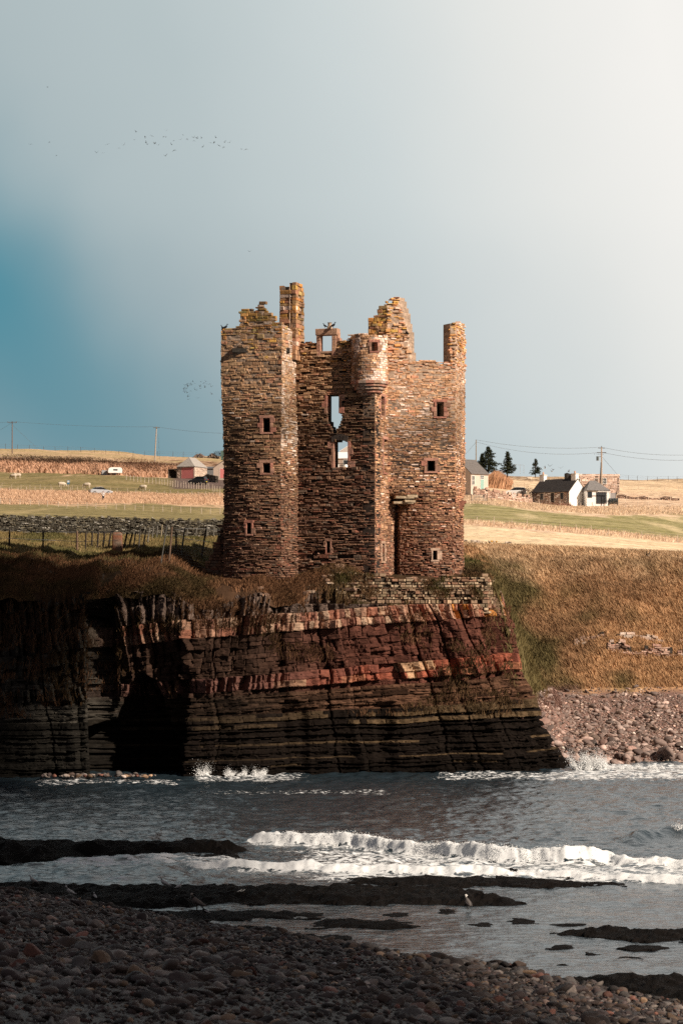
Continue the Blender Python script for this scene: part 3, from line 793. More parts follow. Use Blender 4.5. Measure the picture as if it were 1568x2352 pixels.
# dormer surround
d0 = dorm[0]
mb = MB()
dd_c = [(.42, .25, .17), (.46, .28, .18), (.38, .21, .15)]
for (a_, b_, za_, zb_, n_) in ((d0[0] - .30, d0[0], d0[2] - .35, d0[3], 4), (d0[1], d0[1] + .33, d0[2] - .35, d0[3], 4)):
    zz_ = np.linspace(za_, zb_, n_ + 1)
    emit(mb, fw, np.full(n_, a_), np.full(n_, b_), zz_[:-1], zz_[1:], np.full(n_, .06), np.full(n_, .06), pick(n_, dd_c, [1, 1, 1]), .006, .02, .5, .008)
for k_ in range(4):
    emit(mb, fw, [d0[1] + .33], [d0[1] + .33 + .52 - .13 * k_], [d0[2] - .35 + .42 * k_], [d0[2] - .35 + .42 * (k_ + 1)], [-.02], [-.02], [dd_c[k_ % 3]], .006, .03, .5, .012)
emit(mb, fw, [d0[0] - .36], [d0[1] + .40], [d0[3]], [d0[3] + .46], [.1], [.1], [(.40, .25, .17)], 0, .03, .6, .01)
emit(mb, fw, [d0[0] - .02], [d0[1] + .02], [d0[2] - .16], [d0[2]], [.04], [.04], [(.40, .25, .17)], 0, .03, .6, .01)
mb.build('dormer', M_STONE, castle)
mb = MB()
pk = np.array([X(757, 186.4), 186.5]); zt = Z(752, 186.4)
mb.tube([(pk[0], pk[1], zt - .1), (pk[0], pk[1], zt + .08), (pk[0], pk[1], zt + .1), (pk[0], pk[1], zt + .3), (pk[0], pk[1], zt + .36)], [.2, .17, .13, .13, .17], 8, (.42, .31, .22))
mb.build('finial', M_STONE, castle)
# right wall of the block, running back from the corner
rw = path_fn([E, E + vv * 7.0])
tall = open_at(rw, 880.5, 890.5, 1010, 1086, 188.0); slit = open_at(rw, 874, 882, 912, 955, 187.5); low = open_at(rw, 876, 882, 1250, 1290, 188)
rtop = lambda s: Z(775, 187) if s < 3.0 else 28.4
mb = MB()
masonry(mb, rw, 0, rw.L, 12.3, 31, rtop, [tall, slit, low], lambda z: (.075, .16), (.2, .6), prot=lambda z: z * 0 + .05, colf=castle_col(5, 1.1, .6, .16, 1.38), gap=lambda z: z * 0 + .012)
core(mb, rw, 0, rw.L, 12.3, 31, rtop, [tall, slit, low], lambda z: z * 0 + .06, .9, col=mortar(.7))
mb.build('wall', M_STONE, castle)
for o, k in ((tall, 5), (slit, 3)): window(rw, o, castle, w=.22, n=k, proud=.0)
window(rw, low, castle, w=.2, cols=((.42, .28, .2),))
# rear wall with its wide breach
bw = path_fn([E + vv * 7.0, W0 + vv * 7.0])
mb = MB()
btop = lambda s: 21.5 + .8 * math.sin(s * 2.1) if 0 < s < 8 else 20
bop = [(1.0, 6.0, 12, 25)]
core(mb, bw, 0, bw.L, 12.3, 23, btop, bop, lambda z: z * 0 + .0, .9, col=(.12, .085, .065), ds=.3, dz=.2)
mb.build('wall', M_STONE, castle)
# bartizan turret on the corner
tc_ = np.array([X(848, 186.2), 186.15]); tR = 1.27
def circ(c, r, n=24):
    a = np.arange(n) / n * 2 * math.pi
    return np.c_[c[0] + r * np.cos(a), c[1] + r * np.sin(a)]
def ring_fn(c, r):
    def f(s, z):
        a = np.asarray(s, float) / r - math.pi / 2
        n = np.c_[np.cos(a), np.sin(a)]
        return np.c_[c + n * r, z], n
    f.L = 2 * math.pi * r
    return f
tf = ring_fn(tc_, tR)
def tpx(px, z=29): 
    s = np.linspace(-tR * 1.57, tR * 1.57, 800); p, n = tf(s, np.full(800, z))
    return float(s[np.argmin(np.abs(p[:, 0] / p[:, 1] * F + CX - px))])
to = (tpx(853), tpx(866), Z(806, 185), Z(786, 185))
tpr = [(-4, 768), (tpx(806), 775), (tpx(812), 770), (tpx(822), 766), (tpx(834), 764), (tpx(846), 772), (tpx(870), 770), (tpx(890), 768), (4, 765)]
ttop = lambda s: float(np.interp(s, [a for a, _ in tpr], [Z(b, 185.3) for _, b in tpr]))
zt0 = Z(880, 185)
mb = MB()
masonry(mb, tf, -tf.L / 2, tf.L / 2, zt0, 31, ttop, [to], lambda z: (.10, .2), (.18, .45), prot=lambda z: z * 0 + .035, colf=castle_col(3, 1.08, .45, .85, 1.42), gap=lambda z: z * 0 + .01)
core(mb, tf, -tf.L / 2, tf.L / 2, zt0, 31, ttop, [to], lambda z: z * 0 + .03, .5, col=(.36, .28, .23), closed=True)
turret = mb.build('turret', M_STONE, castle)
window(tf, to, turret, w=.2)
mb = MB()
for k, (r, za, zb) in enumerate([(1.33, 873, 880), (1.22, 880, 886), (1.08, 886, 893), (.92, 893, 900), (.70, 900, 906)]):
    rf = ring_fn(tc_, r); n = 15
    e = np.linspace(-rf.L / 2, rf.L / 2, n + 1)
    emit(mb, rf, e[:-1], e[1:], np.full(n, Z(zb, 185)), np.full(n, Z(za, 185)), np.zeros(n), np.zeros(n), pick(n, [(.36, .18, .13), (.32, .2, .14), (.4, .3, .24)], [1, 1, 1]), .006, .02, .55, .008)
    mb.tube([(tc_[0], tc_[1], Z(zb, 185) + .02), (tc_[0], tc_[1], Z(za, 185) - .02)], r - .04, 24, (.2, .13, .1))
mb.build('corbel', M_STONE, turret)
# right tower: round below, oblong above, with a surviving corner pier
G = np.array([X(889, 188.3) - .3, 188.25]); H = np.array([X(1046, 189.0), 189.0]); I_ = np.array([X(1068, 192.6), 192.6]); J = np.array([X(905, 193.4), 193.4])
rt = morph_fn([G, H, I_, J], 2.42, 18.7, 19.5, cen=(6.35, 191.4), t0=.25)
ra, rb, rc_ = open_at(rt, 1002, 1018, 924, 957, 189), open_at(rt, 980.5, 998, 1059, 1083, 189), open_at(rt, 994, 1003, 1265, 1286, 189)
rh = [open_at(rt, 968, 978, 912, 917, 189), open_at(rt, 1048, 1056, 912, 918, 189), open_at(rt, 966, 975, 970, 974, 189), open_at(rt, 893, 899, 815, 820, 189)]
rtp = px_top(rt, [(889.5, 700), (899, 697), (904, 683), (911, 683), (914, 692), (920, 712), (926, 720), (929, 745), (935, 765), (938, 800), (941, 828), (946, 831), (985, 829), (1030, 833), (1032.5, 835), (1033, 738), (1044, 741), (1046, 747), (1053, 746), (1055, 735), (1064, 733), (1066, 745), (1069, 760)], 28.0, 27.4, 189.3)
mb = MB()
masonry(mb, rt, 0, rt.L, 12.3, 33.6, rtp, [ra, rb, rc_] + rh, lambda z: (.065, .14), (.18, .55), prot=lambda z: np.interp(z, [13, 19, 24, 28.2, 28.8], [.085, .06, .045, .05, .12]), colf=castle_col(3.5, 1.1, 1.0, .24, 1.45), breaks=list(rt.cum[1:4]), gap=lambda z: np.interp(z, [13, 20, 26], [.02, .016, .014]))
core(mb, rt, 0, rt.L, 12.3, 33.6, rtp, [ra, rb, rc_], lambda z: np.interp(z, [12, 18, 21, 26], [.15, .10, .025, .01]), .95, col=mortar(1.0), closed=True)
tower2 = mb.build('tower', M_STONE, castle)
mb = MB(); mb.box((4.2, 189.6, 27.0), (8.2, 192.6, 27.3), (.04, .035, .03)); mb.build('light_cap', M_STONE, castle)  # added light-blocking slab, so the right tower's openings stay dark
for o in (ra, rb): window(rt, o, castle)
window(rt, rc_, castle, w=.22, cols=((.45, .32, .24),), n=1)
# gable return facing the front
gr = path_fn([(X(845, 188.75), 188.75), (X(889, 188.3), 188.3)])
gtop = px_top(gr, [(845, 742), (848, 735), (856, 728), (866, 716), (875, 711), (884, 697), (889, 690)], 30.0, 30.0, 188.5)
mb = MB()
masonry(mb, gr, 0, gr.L, 27.5, 33.8, gtop, [], lambda z: (.12, .24), (.25, .6), lambda z: z * 0 + .05, colf=castle_col(3, 1.1, 1.2, .1, 1.2))
core(mb, gr, 0, gr.L, 27.5, 33.8, gtop, [], lambda z: z * 0 + .04, 1.0, col=mortar(.9))
mb.build('gable', M_STONE, castle)
# corbel at the right tower's outer corner, shelf slabs over the recess
mb = MB()
hp = np.array([X(1060, 190.5), 190.6])
for k in range(3): mb.box((-.35 + .06 * k, -.5, 0), (.30 - .12 * k, .5, .2), (.30, .13, .09), at=(hp[0], hp[1], Z(1160, 190.5) + .2 * (2 - k) - .3))
mb.build('corbel', M_STONE, castle)
mb = MB()
for (a, b, y, pr) in ((905, 948, 1142, .55), (930, 956, 1139, .42), (900, 946, 1154, .5), (924, 950, 1151, .5)):
    pa, pb = np.array([X(a, 188.7), 188.6]), np.array([X(b, 189), 188.85])
    f_ = path_fn([pa, pb]); emit(mb, f_, [0], [f_.L], [Z(y, 188.7) - .12], [Z(y, 188.7) + .06], [pr], [pr - .1], [(.36, .28, .19)], 0, .02, 1.2, .02)
mb.build('shelf', M_STONE, castle)
# broken stub wall leaning out from the left tower's foot
sb = path_fn([(X(462, 187.6), 187.6), (X(520, 187.0), 187.0)])
stop = px_top(sb, [(463, 1314), (472, 1300), (484, 1275), (494, 1250), (503, 1222), (513, 1190)], 14, 14, 187.3)
mb = MB()
masonry(mb, sb, 0, sb.L, 12.3, 18.4, stop, [], lambda z: (.12, .24), (.25, .6), lambda z: z * 0 + .1, colf=castle_col(0, 1, 0, .0))
core(mb, sb, 0, sb.L, 12.3, 18.4, stop, [], lambda z: z * 0 + .12, .8, col=(.045, .036, .03))
mb.build('stub_wall', M_STONE, castle)

# pale rubble retaining wall between castle and rock
rv = path_fn([(X(700, 183.4), 183.4), (X(880, 184.1), 184.1), (X(1121, 184.7), 184.7), (X(1121, 184.7) + .8, 190.0)])
rvt = px_top(rv, [(700, 1352), (740, 1342), (770, 1322), (800, 1318), (880, 1322), (930, 1330), (985, 1338), (1012, 1330), (1040, 1324), (1121, 1322)], 13, 13.3, 184.2)
mb = MB()
def rvc(s, z):
    n = len(s)
    c = pick(n, [(.48, .37, .26), (.42, .31, .22), (.30, .22, .16), (.54, .44, .32), (.38, .23, .16), (.30, .24, .16)], [3, 3, 2, 2, 2, 1.5]) * rng.uniform(.75, 1.2, (n, 1))
    return c * rng.uniform(.6, 1.1, (n, 1)) * lerp(.6, .92, sst(2, 8, s))[:, None] * np.array([1, .94, .88])
masonry(mb, rv, 0, rv.L, 10.8, 13.8, lambda s: rvt(s) + .16 * math.sin(s * 5.1) * math.sin(s * 1.7), [], lambda z: (.09, .25), (.14, .5), lambda z: z * 0 + .15, colf=rvc, breaks=[rv.cum[2]], gap=lambda z: z * 0 + .026, skip=.06)
core(mb, rv, 0, rv.L, 10.8, 13.8, rvt, [], lambda z: z * 0 + .14, .8, col=(.05, .04, .03))
o = mb.build('retaining_wall', M_STONE)
tag(o, 'pale rubble retaining wall on the cliff edge below the castle', 'wall')

# loose rubble and fallen stones round the castle foot
def rubble():
    n = 620
    x = rng.uniform(-6.5, 10.2, n); Y = rim_Y(x) + rng.uniform(-.1, 2.8, n) * np.where(x > -2, .8, 1)
    z = T(x, Y); ok = fbm(x * .6, Y * .6, seed=109) > .44; x, Y, z = x[ok], Y[ok], z[ok]; n = len(x)
    D, Fc = ico_dirs(1); s = rng.uniform(.05, .17, n) * np.where(rng.uniform(0, 1, n) < .08, 1.9, 1)
    V = (np.sign(D) * np.abs(D) ** .55)[None] * s[:, None, None] * np.stack([rng.uniform(1, 2.2, n), np.ones(n), rng.uniform(.5, .9, n)], -1)[:, None] * rng.uniform(.8, 1.2, (n, len(D), 1))
    a = rng.uniform(-.5, .5, n); ca, sa = np.cos(a)[:, None], np.sin(a)[:, None]
    V = np.stack([V[..., 0] * ca - V[..., 1] * sa, V[..., 0] * sa + V[..., 1] * ca, V[..., 2]], -1) + np.stack([x, Y, z + .03], -1)[:, None]
    c = pick(n, [(.30, .19, .13), (.22, .14, .10), (.40, .30, .22), (.15, .11, .085)], [3, 3, 1.5, 2]) * rng.uniform(.6, 1.1, (n, 1))
    mb = MB(); mb.add(V.reshape(-1, 3), None, (np.arange(n)[:, None, None] * len(D) + Fc[None]).reshape(-1, 3), np.repeat(c, len(D), 0))
    tag(mb.build('rubble', M_STONE), 'loose fallen stones in the turf at the castle foot', 'rubble', kind='stuff')
rubble()

def wall_tufts():
    n = 9000; s = rng.uniform(0, rv.cum[2], n); z = rng.uniform(11.2, 13.7, n)
    ok = (z < np.array([rvt(v) for v in s]) + .05) & (rng.uniform(0, 1, n) < sst(.55, .68, fbm(s * .45, z * .9, seed=110) + .22 * sst(4.5, 0, s) + .06 * sst(13.0, 13.5, z)))
    p, nr = rv(s[ok], z[ok]); p[:, :2] += nr * .12; k = len(p)
    c = np.array([.16, .095, .05]) * np.ones((k, 1)); g = sst(.45, .6, fbm(p[:, 0] * .7, p[:, 2], seed=111))[:, None]
    blades('wall_grass', 'dead grass growing from the joints of the retaining wall', p[:, 0], p[:, 1], rng.uniform(.12, .34, k), .045, c * (1 - g) + np.array([.08, .066, .025]) * g, lean=(.1, -.5), z0=p[:, 2])
wall_tufts()
# ---------------------------------------------------------------- sea
def crest(pts):
    w = np.array([sea(*p) for p in pts]); o = np.argsort(w[:, 0]); return w[o]
WAVES = [  # crest line (photo sightings on the water), height, white?, trailing foam length
    (crest([(540, 1936), (585, 1938), (700, 1943), (800, 1948), (900, 1956), (1000, 1966), (1150, 1978), (1300, 1983), (1400, 1982), (1450, 1987), (1620, 1990)]), [(-5, 0), (-3.6, .35), (-2, .48), (0, .55), (3, .5), (7, .6), (10, .5), (11.5, .25), (16, .3)], 1.0, 3.0),
    (crest([(410, 1990), (560, 1997), (700, 2001), (900, 2006), (1150, 2011), (1300, 2016), (1600, 2030)]), [(-7, 0), (-6, .25), (-3, .28), (3, .22), (8, .25), (14, .2)], .9, 2.0),
    (crest([(70, 1975), (210, 1978), (330, 1972), (480, 1968)]), [(-14, 0), (-12, .1), (-8, .14), (-5, 0)], .75, 1.6),
    (crest([(1400, 1938), (1450, 1935), (1500, 1926), (1540, 1921), (1640, 1917)]), [(11.3, 0), (12.4, .2), (13.4, .42), (14.3, .5), (18, .5)], .0, 2.0),
    (crest([(80, 2020), (140, 2020), (240, 2022), (380, 2024)]), [(-11, 0), (-10, .12), (-6.5, .12), (-5.5, 0)], .6, .6)]
WXS = np.interp
def wave_at(x, Y):
    z = np.zeros_like(x); foam = np.zeros_like(x)
    for k, (c, hs, white, trail) in enumerate(WAVES):
        yc = np.interp(x, c[:, 0], c[:, 1]) + (fbm(x * .5, 0 * x, seed=200 + k) - .5) * 1.0 + (fbm(x * 1.8, 0 * x, seed=220 + k) - .5) * .35
        h = np.interp(x, [a for a, _ in hs], [b for _, b in hs]) * (.7 + .6 * fbm(x * .9, 0 * x, seed=240 + k))
        h = h * sst(c[0, 0] - .3, c[0, 0] + 1.4, x) * sst(c[-1, 0] + .5, c[-1, 0] - .5, x)
        t = Y - yc
        prof = np.where(t > 0, np.exp(-(t / 1.5) ** 2), np.exp(-(t / (.42 if white > .5 else 1.1)) ** 2))
        z += h * prof
        act = np.clip(h / .22, 0, 1) * white
        foam = np.maximum(foam, act * (.55 + .75 * fbm(x * .6, 0 * x, seed=280 + k)) * (sst(-.8, -.25, t) * sst(.75, .15, t)) * 1.5)
        foam = np.maximum(foam, act * .70 * sst(-trail, -.2, t) * (t < 0))
    return z, foam
def foam_zone(x, Y):
    f = np.zeros_like(x)
    px = x / Y * F + CX; py = HY + EYE * F / Y
    # churned water between the breakers, and along the cliff foot and far shingle
    b = np.interp(px, [560, 700, 1000, 1568], [1952, 1950, 1968, 1990])
    f = np.maximum(f, .58 * sst(560, 800, px) * sst(b - 4, b + 4, py) * sst(2036, 2020, py))
    f = np.maximum(f, .55 * sst(60, 150, px) * sst(620, 520, px) * sst(1966, 1972, py) * sst(1996, 1986, py))
    f = np.maximum(f, .58 * sst(1290, 1330, px) * sst(1800, 1788, py) * sst(1752, 1758, py))
    f = np.maximum(f, .50 * sst(960, 1050, px) * sst(1796, 1788, py) * sst(1772, 1776, py))
    f = np.maximum(f, .50 * sst(430, 460, px) * sst(760, 640, px) * sst(1802, 1792, py))
    f = np.maximum(f, .34 * sst(440, 520, px) * sst(960, 860, px) * sst(1830, 1824, py) * sst(1812, 1818, py))
    f = np.maximum(f, .42 * sst(0, 120, px) * sst(460, 380, px) * sst(1806, 1800, py) * sst(1786, 1794, py))
    return f
def build_sea():
    def grid(Ys, tc, name_mb, fine):
        tt, YY = np.meshgrid(tc, Ys); XX = tt * YY
        z, fo = wave_at(XX, YY) if fine else (0 * XX, 0 * XX)
        fz = foam_zone(XX, YY) if fine else 0 * XX
        sc = np.interp(YY, [50, 95, 104, 200], [.35, .4, .9, 1.1])
        chop = (fbm(XX * .55, YY * .45, seed=150, o=3) - .5) * .30 + (fbm(XX * 1.6, YY * 1.6, seed=151, o=4) - .5) * .24
        foam = np.maximum(fo, fz)
        lump = ((fbm(XX * 1.5, YY * 2.0, seed=152, o=4) - .42) * .30 + (fbm(XX * 6, YY * 6, seed=153, o=2) - .5) * .17) * np.clip(fo - .7, 0, 1)
        ZZ = z + chop * sc * (1 if fine else .0) + lump
        nr, nc = XX.shape; I = np.arange(nr * nc).reshape(nr, nc)
        q = np.stack([I[:-1, :-1], I[:-1, 1:], I[1:, 1:], I[1:, :-1]], -1).reshape(-1, 4)
        C = np.stack([foam, foam, foam], -1)
        name_mb.add(np.stack([XX, YY, ZZ], -1).reshape(-1, 3), q, None, C.reshape(-1, 3))
    mb = MB()
    core_t = np.linspace(-.20, .20, 600)
    grid(np.r_[np.arange(56, 100, .22), np.arange(100, 126, .13), np.arange(126, 206, .3)], core_t, mb, True)
    # open water either side, out to the horizon beyond the frame
    for a, b in ((-6, -.20), (.20, 6)):
        grid(np.linspace(56, 206, 20), np.linspace(a, b, 24), mb, False)
    m, nt, bs = newmat('sea_water')
    L = nt.links.new
    at = node(nt, 'ShaderNodeAttribute', attribute_name='Col'); tc = node(nt, 'ShaderNodeTexCoord')
    mp = node(nt, 'ShaderNodeMapping'); mp.inputs['Scale'].default_value = (.75, .9, 1); L(tc.outputs['Object'], mp.inputs['Vector'])
    n1 = node(nt, 'ShaderNodeTexNoise', i_Scale=2.4, i_Detail=8.0, i_Roughness=.72, i_Distortion=.9); L(mp.outputs[0], n1.inputs['Vector'])
    mp2 = node(nt, 'ShaderNodeMapping'); mp2.inputs['Scale'].default_value = (.55, 1.1, 1); L(tc.outputs['Object'], mp2.inputs['Vector'])
    n2 = node(nt, 'ShaderNodeTexNoise', i_Scale=2.6, i_Detail=4.0, i_Roughness=.55, i_Distortion=.4); L(mp2.outputs[0], n2.inputs['Vector'])
    bp = node(nt, 'ShaderNodeBump', i_Strength=.9, i_Distance=.085); L(n2.outputs['Fac'], bp.inputs['Height'])
    nn = node(nt, 'ShaderNodeMapRange', i_1=.33, i_2=.67, i_3=0.0, i_4=1.0); L(n1.outputs['Fac'], nn.inputs[0])
    ad = node(nt, 'ShaderNodeMath', operation='ADD'); L(at.outputs['Fac'], ad.inputs[0]); L(nn.outputs[0], ad.inputs[1])
    mr = node(nt, 'ShaderNodeMapRange', i_1=1.0, i_2=1.16, i_3=0.0, i_4=1.0); L(ad.outputs[0], mr.inputs[0])
    gt = node(nt, 'ShaderNodeMapRange', i_1=.05, i_2=.2, i_3=0.0, i_4=1.0); L(at.outputs['Fac'], gt.inputs[0])
    fm = node(nt, 'ShaderNodeMath', operation='MULTIPLY'); L(mr.outputs[0], fm.inputs[0]); L(gt.outputs[0], fm.inputs[1])
    bs.inputs['Base Color'].default_value = (.020, .033, .043, 1); bs.inputs['Roughness'].default_value = .16
    bs.inputs['IOR'].default_value = 1.33; L(bp.outputs[0], bs.inputs['Normal'])
    df = node(nt, 'ShaderNodeBsdfPrincipled'); df.inputs['Base Color'].default_value = (.74, .77, .78, 1); df.inputs['Roughness'].default_value = .9
    L(bp.outputs[0], df.inputs['Normal'])
    mx = node(nt, 'ShaderNodeMixShader'); L(fm.outputs[0], mx.inputs[0]); L(bs.outputs[0], mx.inputs[1]); L(df.outputs[0], mx.inputs[2])
    L(mx.outputs[0], nt.nodes['Material Output'].inputs[0])
    o = mb.build('sea', m, smooth=True)
    tag(o, 'grey choppy bay with white breakers rolling in', kind='structure')
build_sea()
M_FOAM = vmat('sea_foam', .95, 5.0, .06, .8, 9.0, .1)
def spray(name, label, cx, cy, wid, hei, n, nd, seed, dep=.5):
    n *= 8
    """burst of white water: ragged sheets of droplets and blobs thrown up"""
    r = np.random.default_rng(seed)
    mb = MB()
    base = X(cx, cy)
    V0 = ico_dirs(1)
    jets = np.sort(r.uniform(-1, 1, nd)); jh = r.uniform(.25, 1, nd) ** 1.3; jl = r.normal(.1, .35, nd)
    pts, rad = [], []
    for i in range(n):
        j = r.integers(nd); t = r.uniform(0, 1) ** 2.2
        x = base + wid / 2 * jets[j] + jl[j] * hei * t + r.normal(0, .07 + .16 * t) * hei * .8
        z = hei * jh[j] * t * (1 + .25 * r.normal()) + abs(r.normal(0, .04)) + .02
        pts.append((x, cy + r.normal(0, dep) * .5, max(z, 0))); rad.append(r.uniform(.007, .038) * (1.1 - .85 * t) * min(1, hei))
    pts, rad = np.array(pts), np.array(rad)
    V = pts[:, None, :] + V0[0][None] * rad[:, None, None] * r.uniform(.7, 1.4, (n, len(V0[0]), 1))
    f = np.arange(n)[:, None, None] * len(V0[0]) + V0[1][None]
    mb.add(V.reshape(-1, 3), None, f.reshape(-1, 3), (.85, .87, .87))
    o = mb.build(name, M_FOAM)
    return tag(o, label, 'spray', kind='stuff')
spray('wave_splash', 'tall white burst of spray against the dark cliff foot', 462, 175.2, .9, 1.05, 700, 9, 1)
spray('wave_splash', 'low scattered spray right of the tall burst at the cliff foot', 545, 175.0, 1.6, .62, 500, 12, 2)
spray('wave_splash', 'small plume of spray beside the cliff foot rocks', 598, 175.4, .8, .75, 380, 7, 3)
spray('wave_splash', 'broad white splash where the wave hits the far shingle', 1350, 184.0, 2.1, 1.35, 2600, 16, 4, .8)
spray('wave_splash', 'low white surf running along the far shingle', 1440, 184.5, 5.0, .55, 1100, 26, 5, .8)
spray('wave_splash', 'white burst on the breaker at the right edge', 1563, 121.5, .6, .85, 500, 6, 6, .3)
spray('wave_splash', 'droplets thrown up from the crest of the main breaker', 790, 115.0, 1.5, .62, 260, 9, 7, .3)
# foam ridge lumps riding on the breakers
def foam_lumps():
    mb = MB(); D, Fc = ico_dirs(1); r = np.random.default_rng(9)
    P_, Rr = [], []
    for k, (c, hs, white, trail) in enumerate(WAVES[:2]):
        n = 26000 if k == 0 else 9000
        x = r.uniform(c[0, 0], c[-1, 0], n)
        yc = np.interp(x, c[:, 0], c[:, 1]) + (fbm(x * .5, 0 * x, seed=200 + k) - .5) * 1.0 + (fbm(x * 1.8, 0 * x, seed=220 + k) - .5) * .35
        h = np.interp(x, [a for a, _ in hs], [b for _, b in hs]) * (.7 + .6 * fbm(x * .9, 0 * x, seed=240 + k))
        t = np.abs(r.normal(0, .42, n)) - .12
        ok = (h > .12) & (fbm(x * .7, t, seed=260 + k) > .34)
        z = h * np.where(t > 0, np.exp(-(t / .42) ** 2), 1) * (r.uniform(.7, 1.0, n) + .35 * r.uniform(0, 1, n) ** 5)
        P_.append(np.c_[x, yc - t, z][ok]); Rr.append((r.uniform(.004, .015, n) * np.clip(h / .4, .35, 1.1))[ok])
    P_, Rr = np.concatenate(P_), np.concatenate(Rr); n = len(P_)
    V = P_[:, None] + D[None] * Rr[:, None, None] * r.uniform(.6, 1.4, (n, len(D), 1)) * np.array([1.3, 1, .8])
    f = np.arange(n)[:, None, None] * len(D) + Fc[None]
    mb.add(V.reshape(-1, 3), None, f.reshape(-1, 3), (.84, .86, .86))
    tag(mb.build('surf', M_FOAM, smooth=True), 'tumbling white water on the two breakers in the bay', 'surf', kind='stuff')
foam_lumps()

# ---------------------------------------------------------------- near beach
BL = np.array([sea(px, py) for px, py in [(-300, 1990), (0, 2046), (250, 2088), (550, 2142), (784, 2178), (964, 2212), (1200, 2240), (1290, 2268), (1430, 2292), (1568, 2318), (1800, 2360)]])
BD = np.array([.562, -.827]); BN = np.array([-.827, -.562])
def beach_d(x, Y):
    """distance inland of the shingle edge"""
    p = np.stack([x, Y], -1) - BL[1]
    a = p @ BD; b = p @ BN
    q = BL - BL[1]; qa = q @ BD; qb = q @ BN
    o = np.argsort(qa)
    return b - np.interp(a, qa[o], qb[o])
def beach_z(x, Y):
    d = beach_d(x, Y)
    return np.where(d > 0, .12 + .150 * d + .12 * (fbm(x * .35, Y * .35, seed=170) - .5) + .35 * np.clip(d / 12, 0, 1) * (fbm(x * .12, Y * .12, seed=171) - .5), .12 + d * .35)
def build_beach():
    x = np.arange(-60, 26, .26); Y = np.arange(2, 130, .34)
    XX, YY = np.meshgrid(x, Y); ZZ = beach_z(XX, YY)
    I = np.arange(XX.size).reshape(XX.shape)
    q = np.stack([I[:-1, :-1], I[:-1, 1:], I[1:, 1:], I[1:, :-1]], -1).reshape(-1, 4)
    q = q[(ZZ.ravel()[q] > -.8).all(1)]
    mb = MB(); mb.add(np.stack([XX, YY, ZZ], -1).reshape(-1, 3), q, None, np.array([.035, .026, .022]))
    tag(mb.build('beach', M_PEBBLE, smooth=True), 'dark shingle beach in the foreground', kind='structure')
build_beach()

# stones: twelve worn shapes, every stone its own size, tint and tilt
def stone_shapes(sub, n, seed):
    D, Fc = ico_dirs(sub); out = []
    for k in range(n):
        r = np.random.default_rng(seed + k)
        V = D.copy()
        for _ in range(6):       # slice facets off, then wear them round
            a = r.normal(size=3); a /= np.linalg.norm(a); lim = r.uniform(.45, .78)
            dd = V @ a; V = V - a * np.maximum(dd - lim, 0)[:, None] * .96
        V *= (.86 + .3 * fbm(D[:, 0] * 1.3 + 7 * k, D[:, 1] * 1.3, D[:, 2] * 1.3, 3, seed + k))[:, None]
        V *= np.array([1.0, r.uniform(.55, .85), r.uniform(.35, .62)])
        out.append(V / np.abs(V[:, 0]).max() * .5)
    return out, Fc
S2, F2 = stone_shapes(2, 12, 300)
S3, F3 = stone_shapes(3, 12, 400)
def rotm(rz, rx, ry):
    cz, sz, cx, sx_, cy_, sy = np.cos(rz), np.sin(rz), np.cos(rx), np.sin(rx), np.cos(ry), np.sin(ry)
    o = np.zeros_like(rz); i = np.ones_like(rz)
    Rz = np.stack([cz, -sz, o, sz, cz, o, o, o, i], -1).reshape(-1, 3, 3)
    Rx = np.stack([i, o, o, o, cx, -sx_, o, sx_, cx], -1).reshape(-1, 3, 3)
    Ry = np.stack([cy_, o, sy, o, i, o, -sy, o, cy_], -1).reshape(-1, 3, 3)
    return Rz @ Rx @ Ry
PEB = {'grey': (.105, .092, .085), 'dark': (.040, .031, .028), 'brown': (.080, .056, .045), 'rust red': (.15, .068, .05), 'pale': (.24, .20, .175), 'purple brown': (.070, .051, .048), 'tan': (.19, .125, .08)}
PEBW = {'grey': 3, 'dark': 3, 'brown': 3.4, 'rust red': .55, 'pale': .8, 'purple brown': 2.4, 'tan': .8}
kn = list(PEB); kw = np.array([PEBW[k] for k in kn]); kw = kw / kw.sum()
def scatter_near():
    xs, Ys, sz = [], [], []
    # density by distance band so that all of the visible beach is covered
    for (ya, yb, dens, s0, s1) in ((16, 34, 62, .10, .34), (34, 52, 54, .10, .32), (52, 74, 46, .12, .34), (74, 98, 30, .14, .34)):
        area = (yb ** 2 - ya ** 2) / 2 * .37; n = int(area * dens)
        Y = np.sqrt(rng.uniform(ya ** 2, yb ** 2, n)); x = rng.uniform(-.185, .185, n) * Y
        s = s0 * .7 + (s1 - s0 * .7) * rng.uniform(0, 1, n) ** 3.2
        big = rng.uniform(0, 1, n) < .035; s = np.where(big, rng.uniform(.34, .62, n), s)
        xs.append(x); Ys.append(Y); sz.append(s)
    x, Y, s = map(np.concatenate, (xs, Ys, sz))
    d = beach_d(x, Y)
    keep = (d > -.5) & ((d > .0) | (rng.uniform(0, 1, len(x)) < .35))
    # patches of finer shingle
    fine = fbm(x * .22, Y * .14, seed=175)
    s = s * np.where(fine > .52, .72, 1.05)
    s = s * .80
    s = np.where((d < 4.5) & (x > -3), s * 1.3, s)
    return x[keep], Y[keep], s[keep]
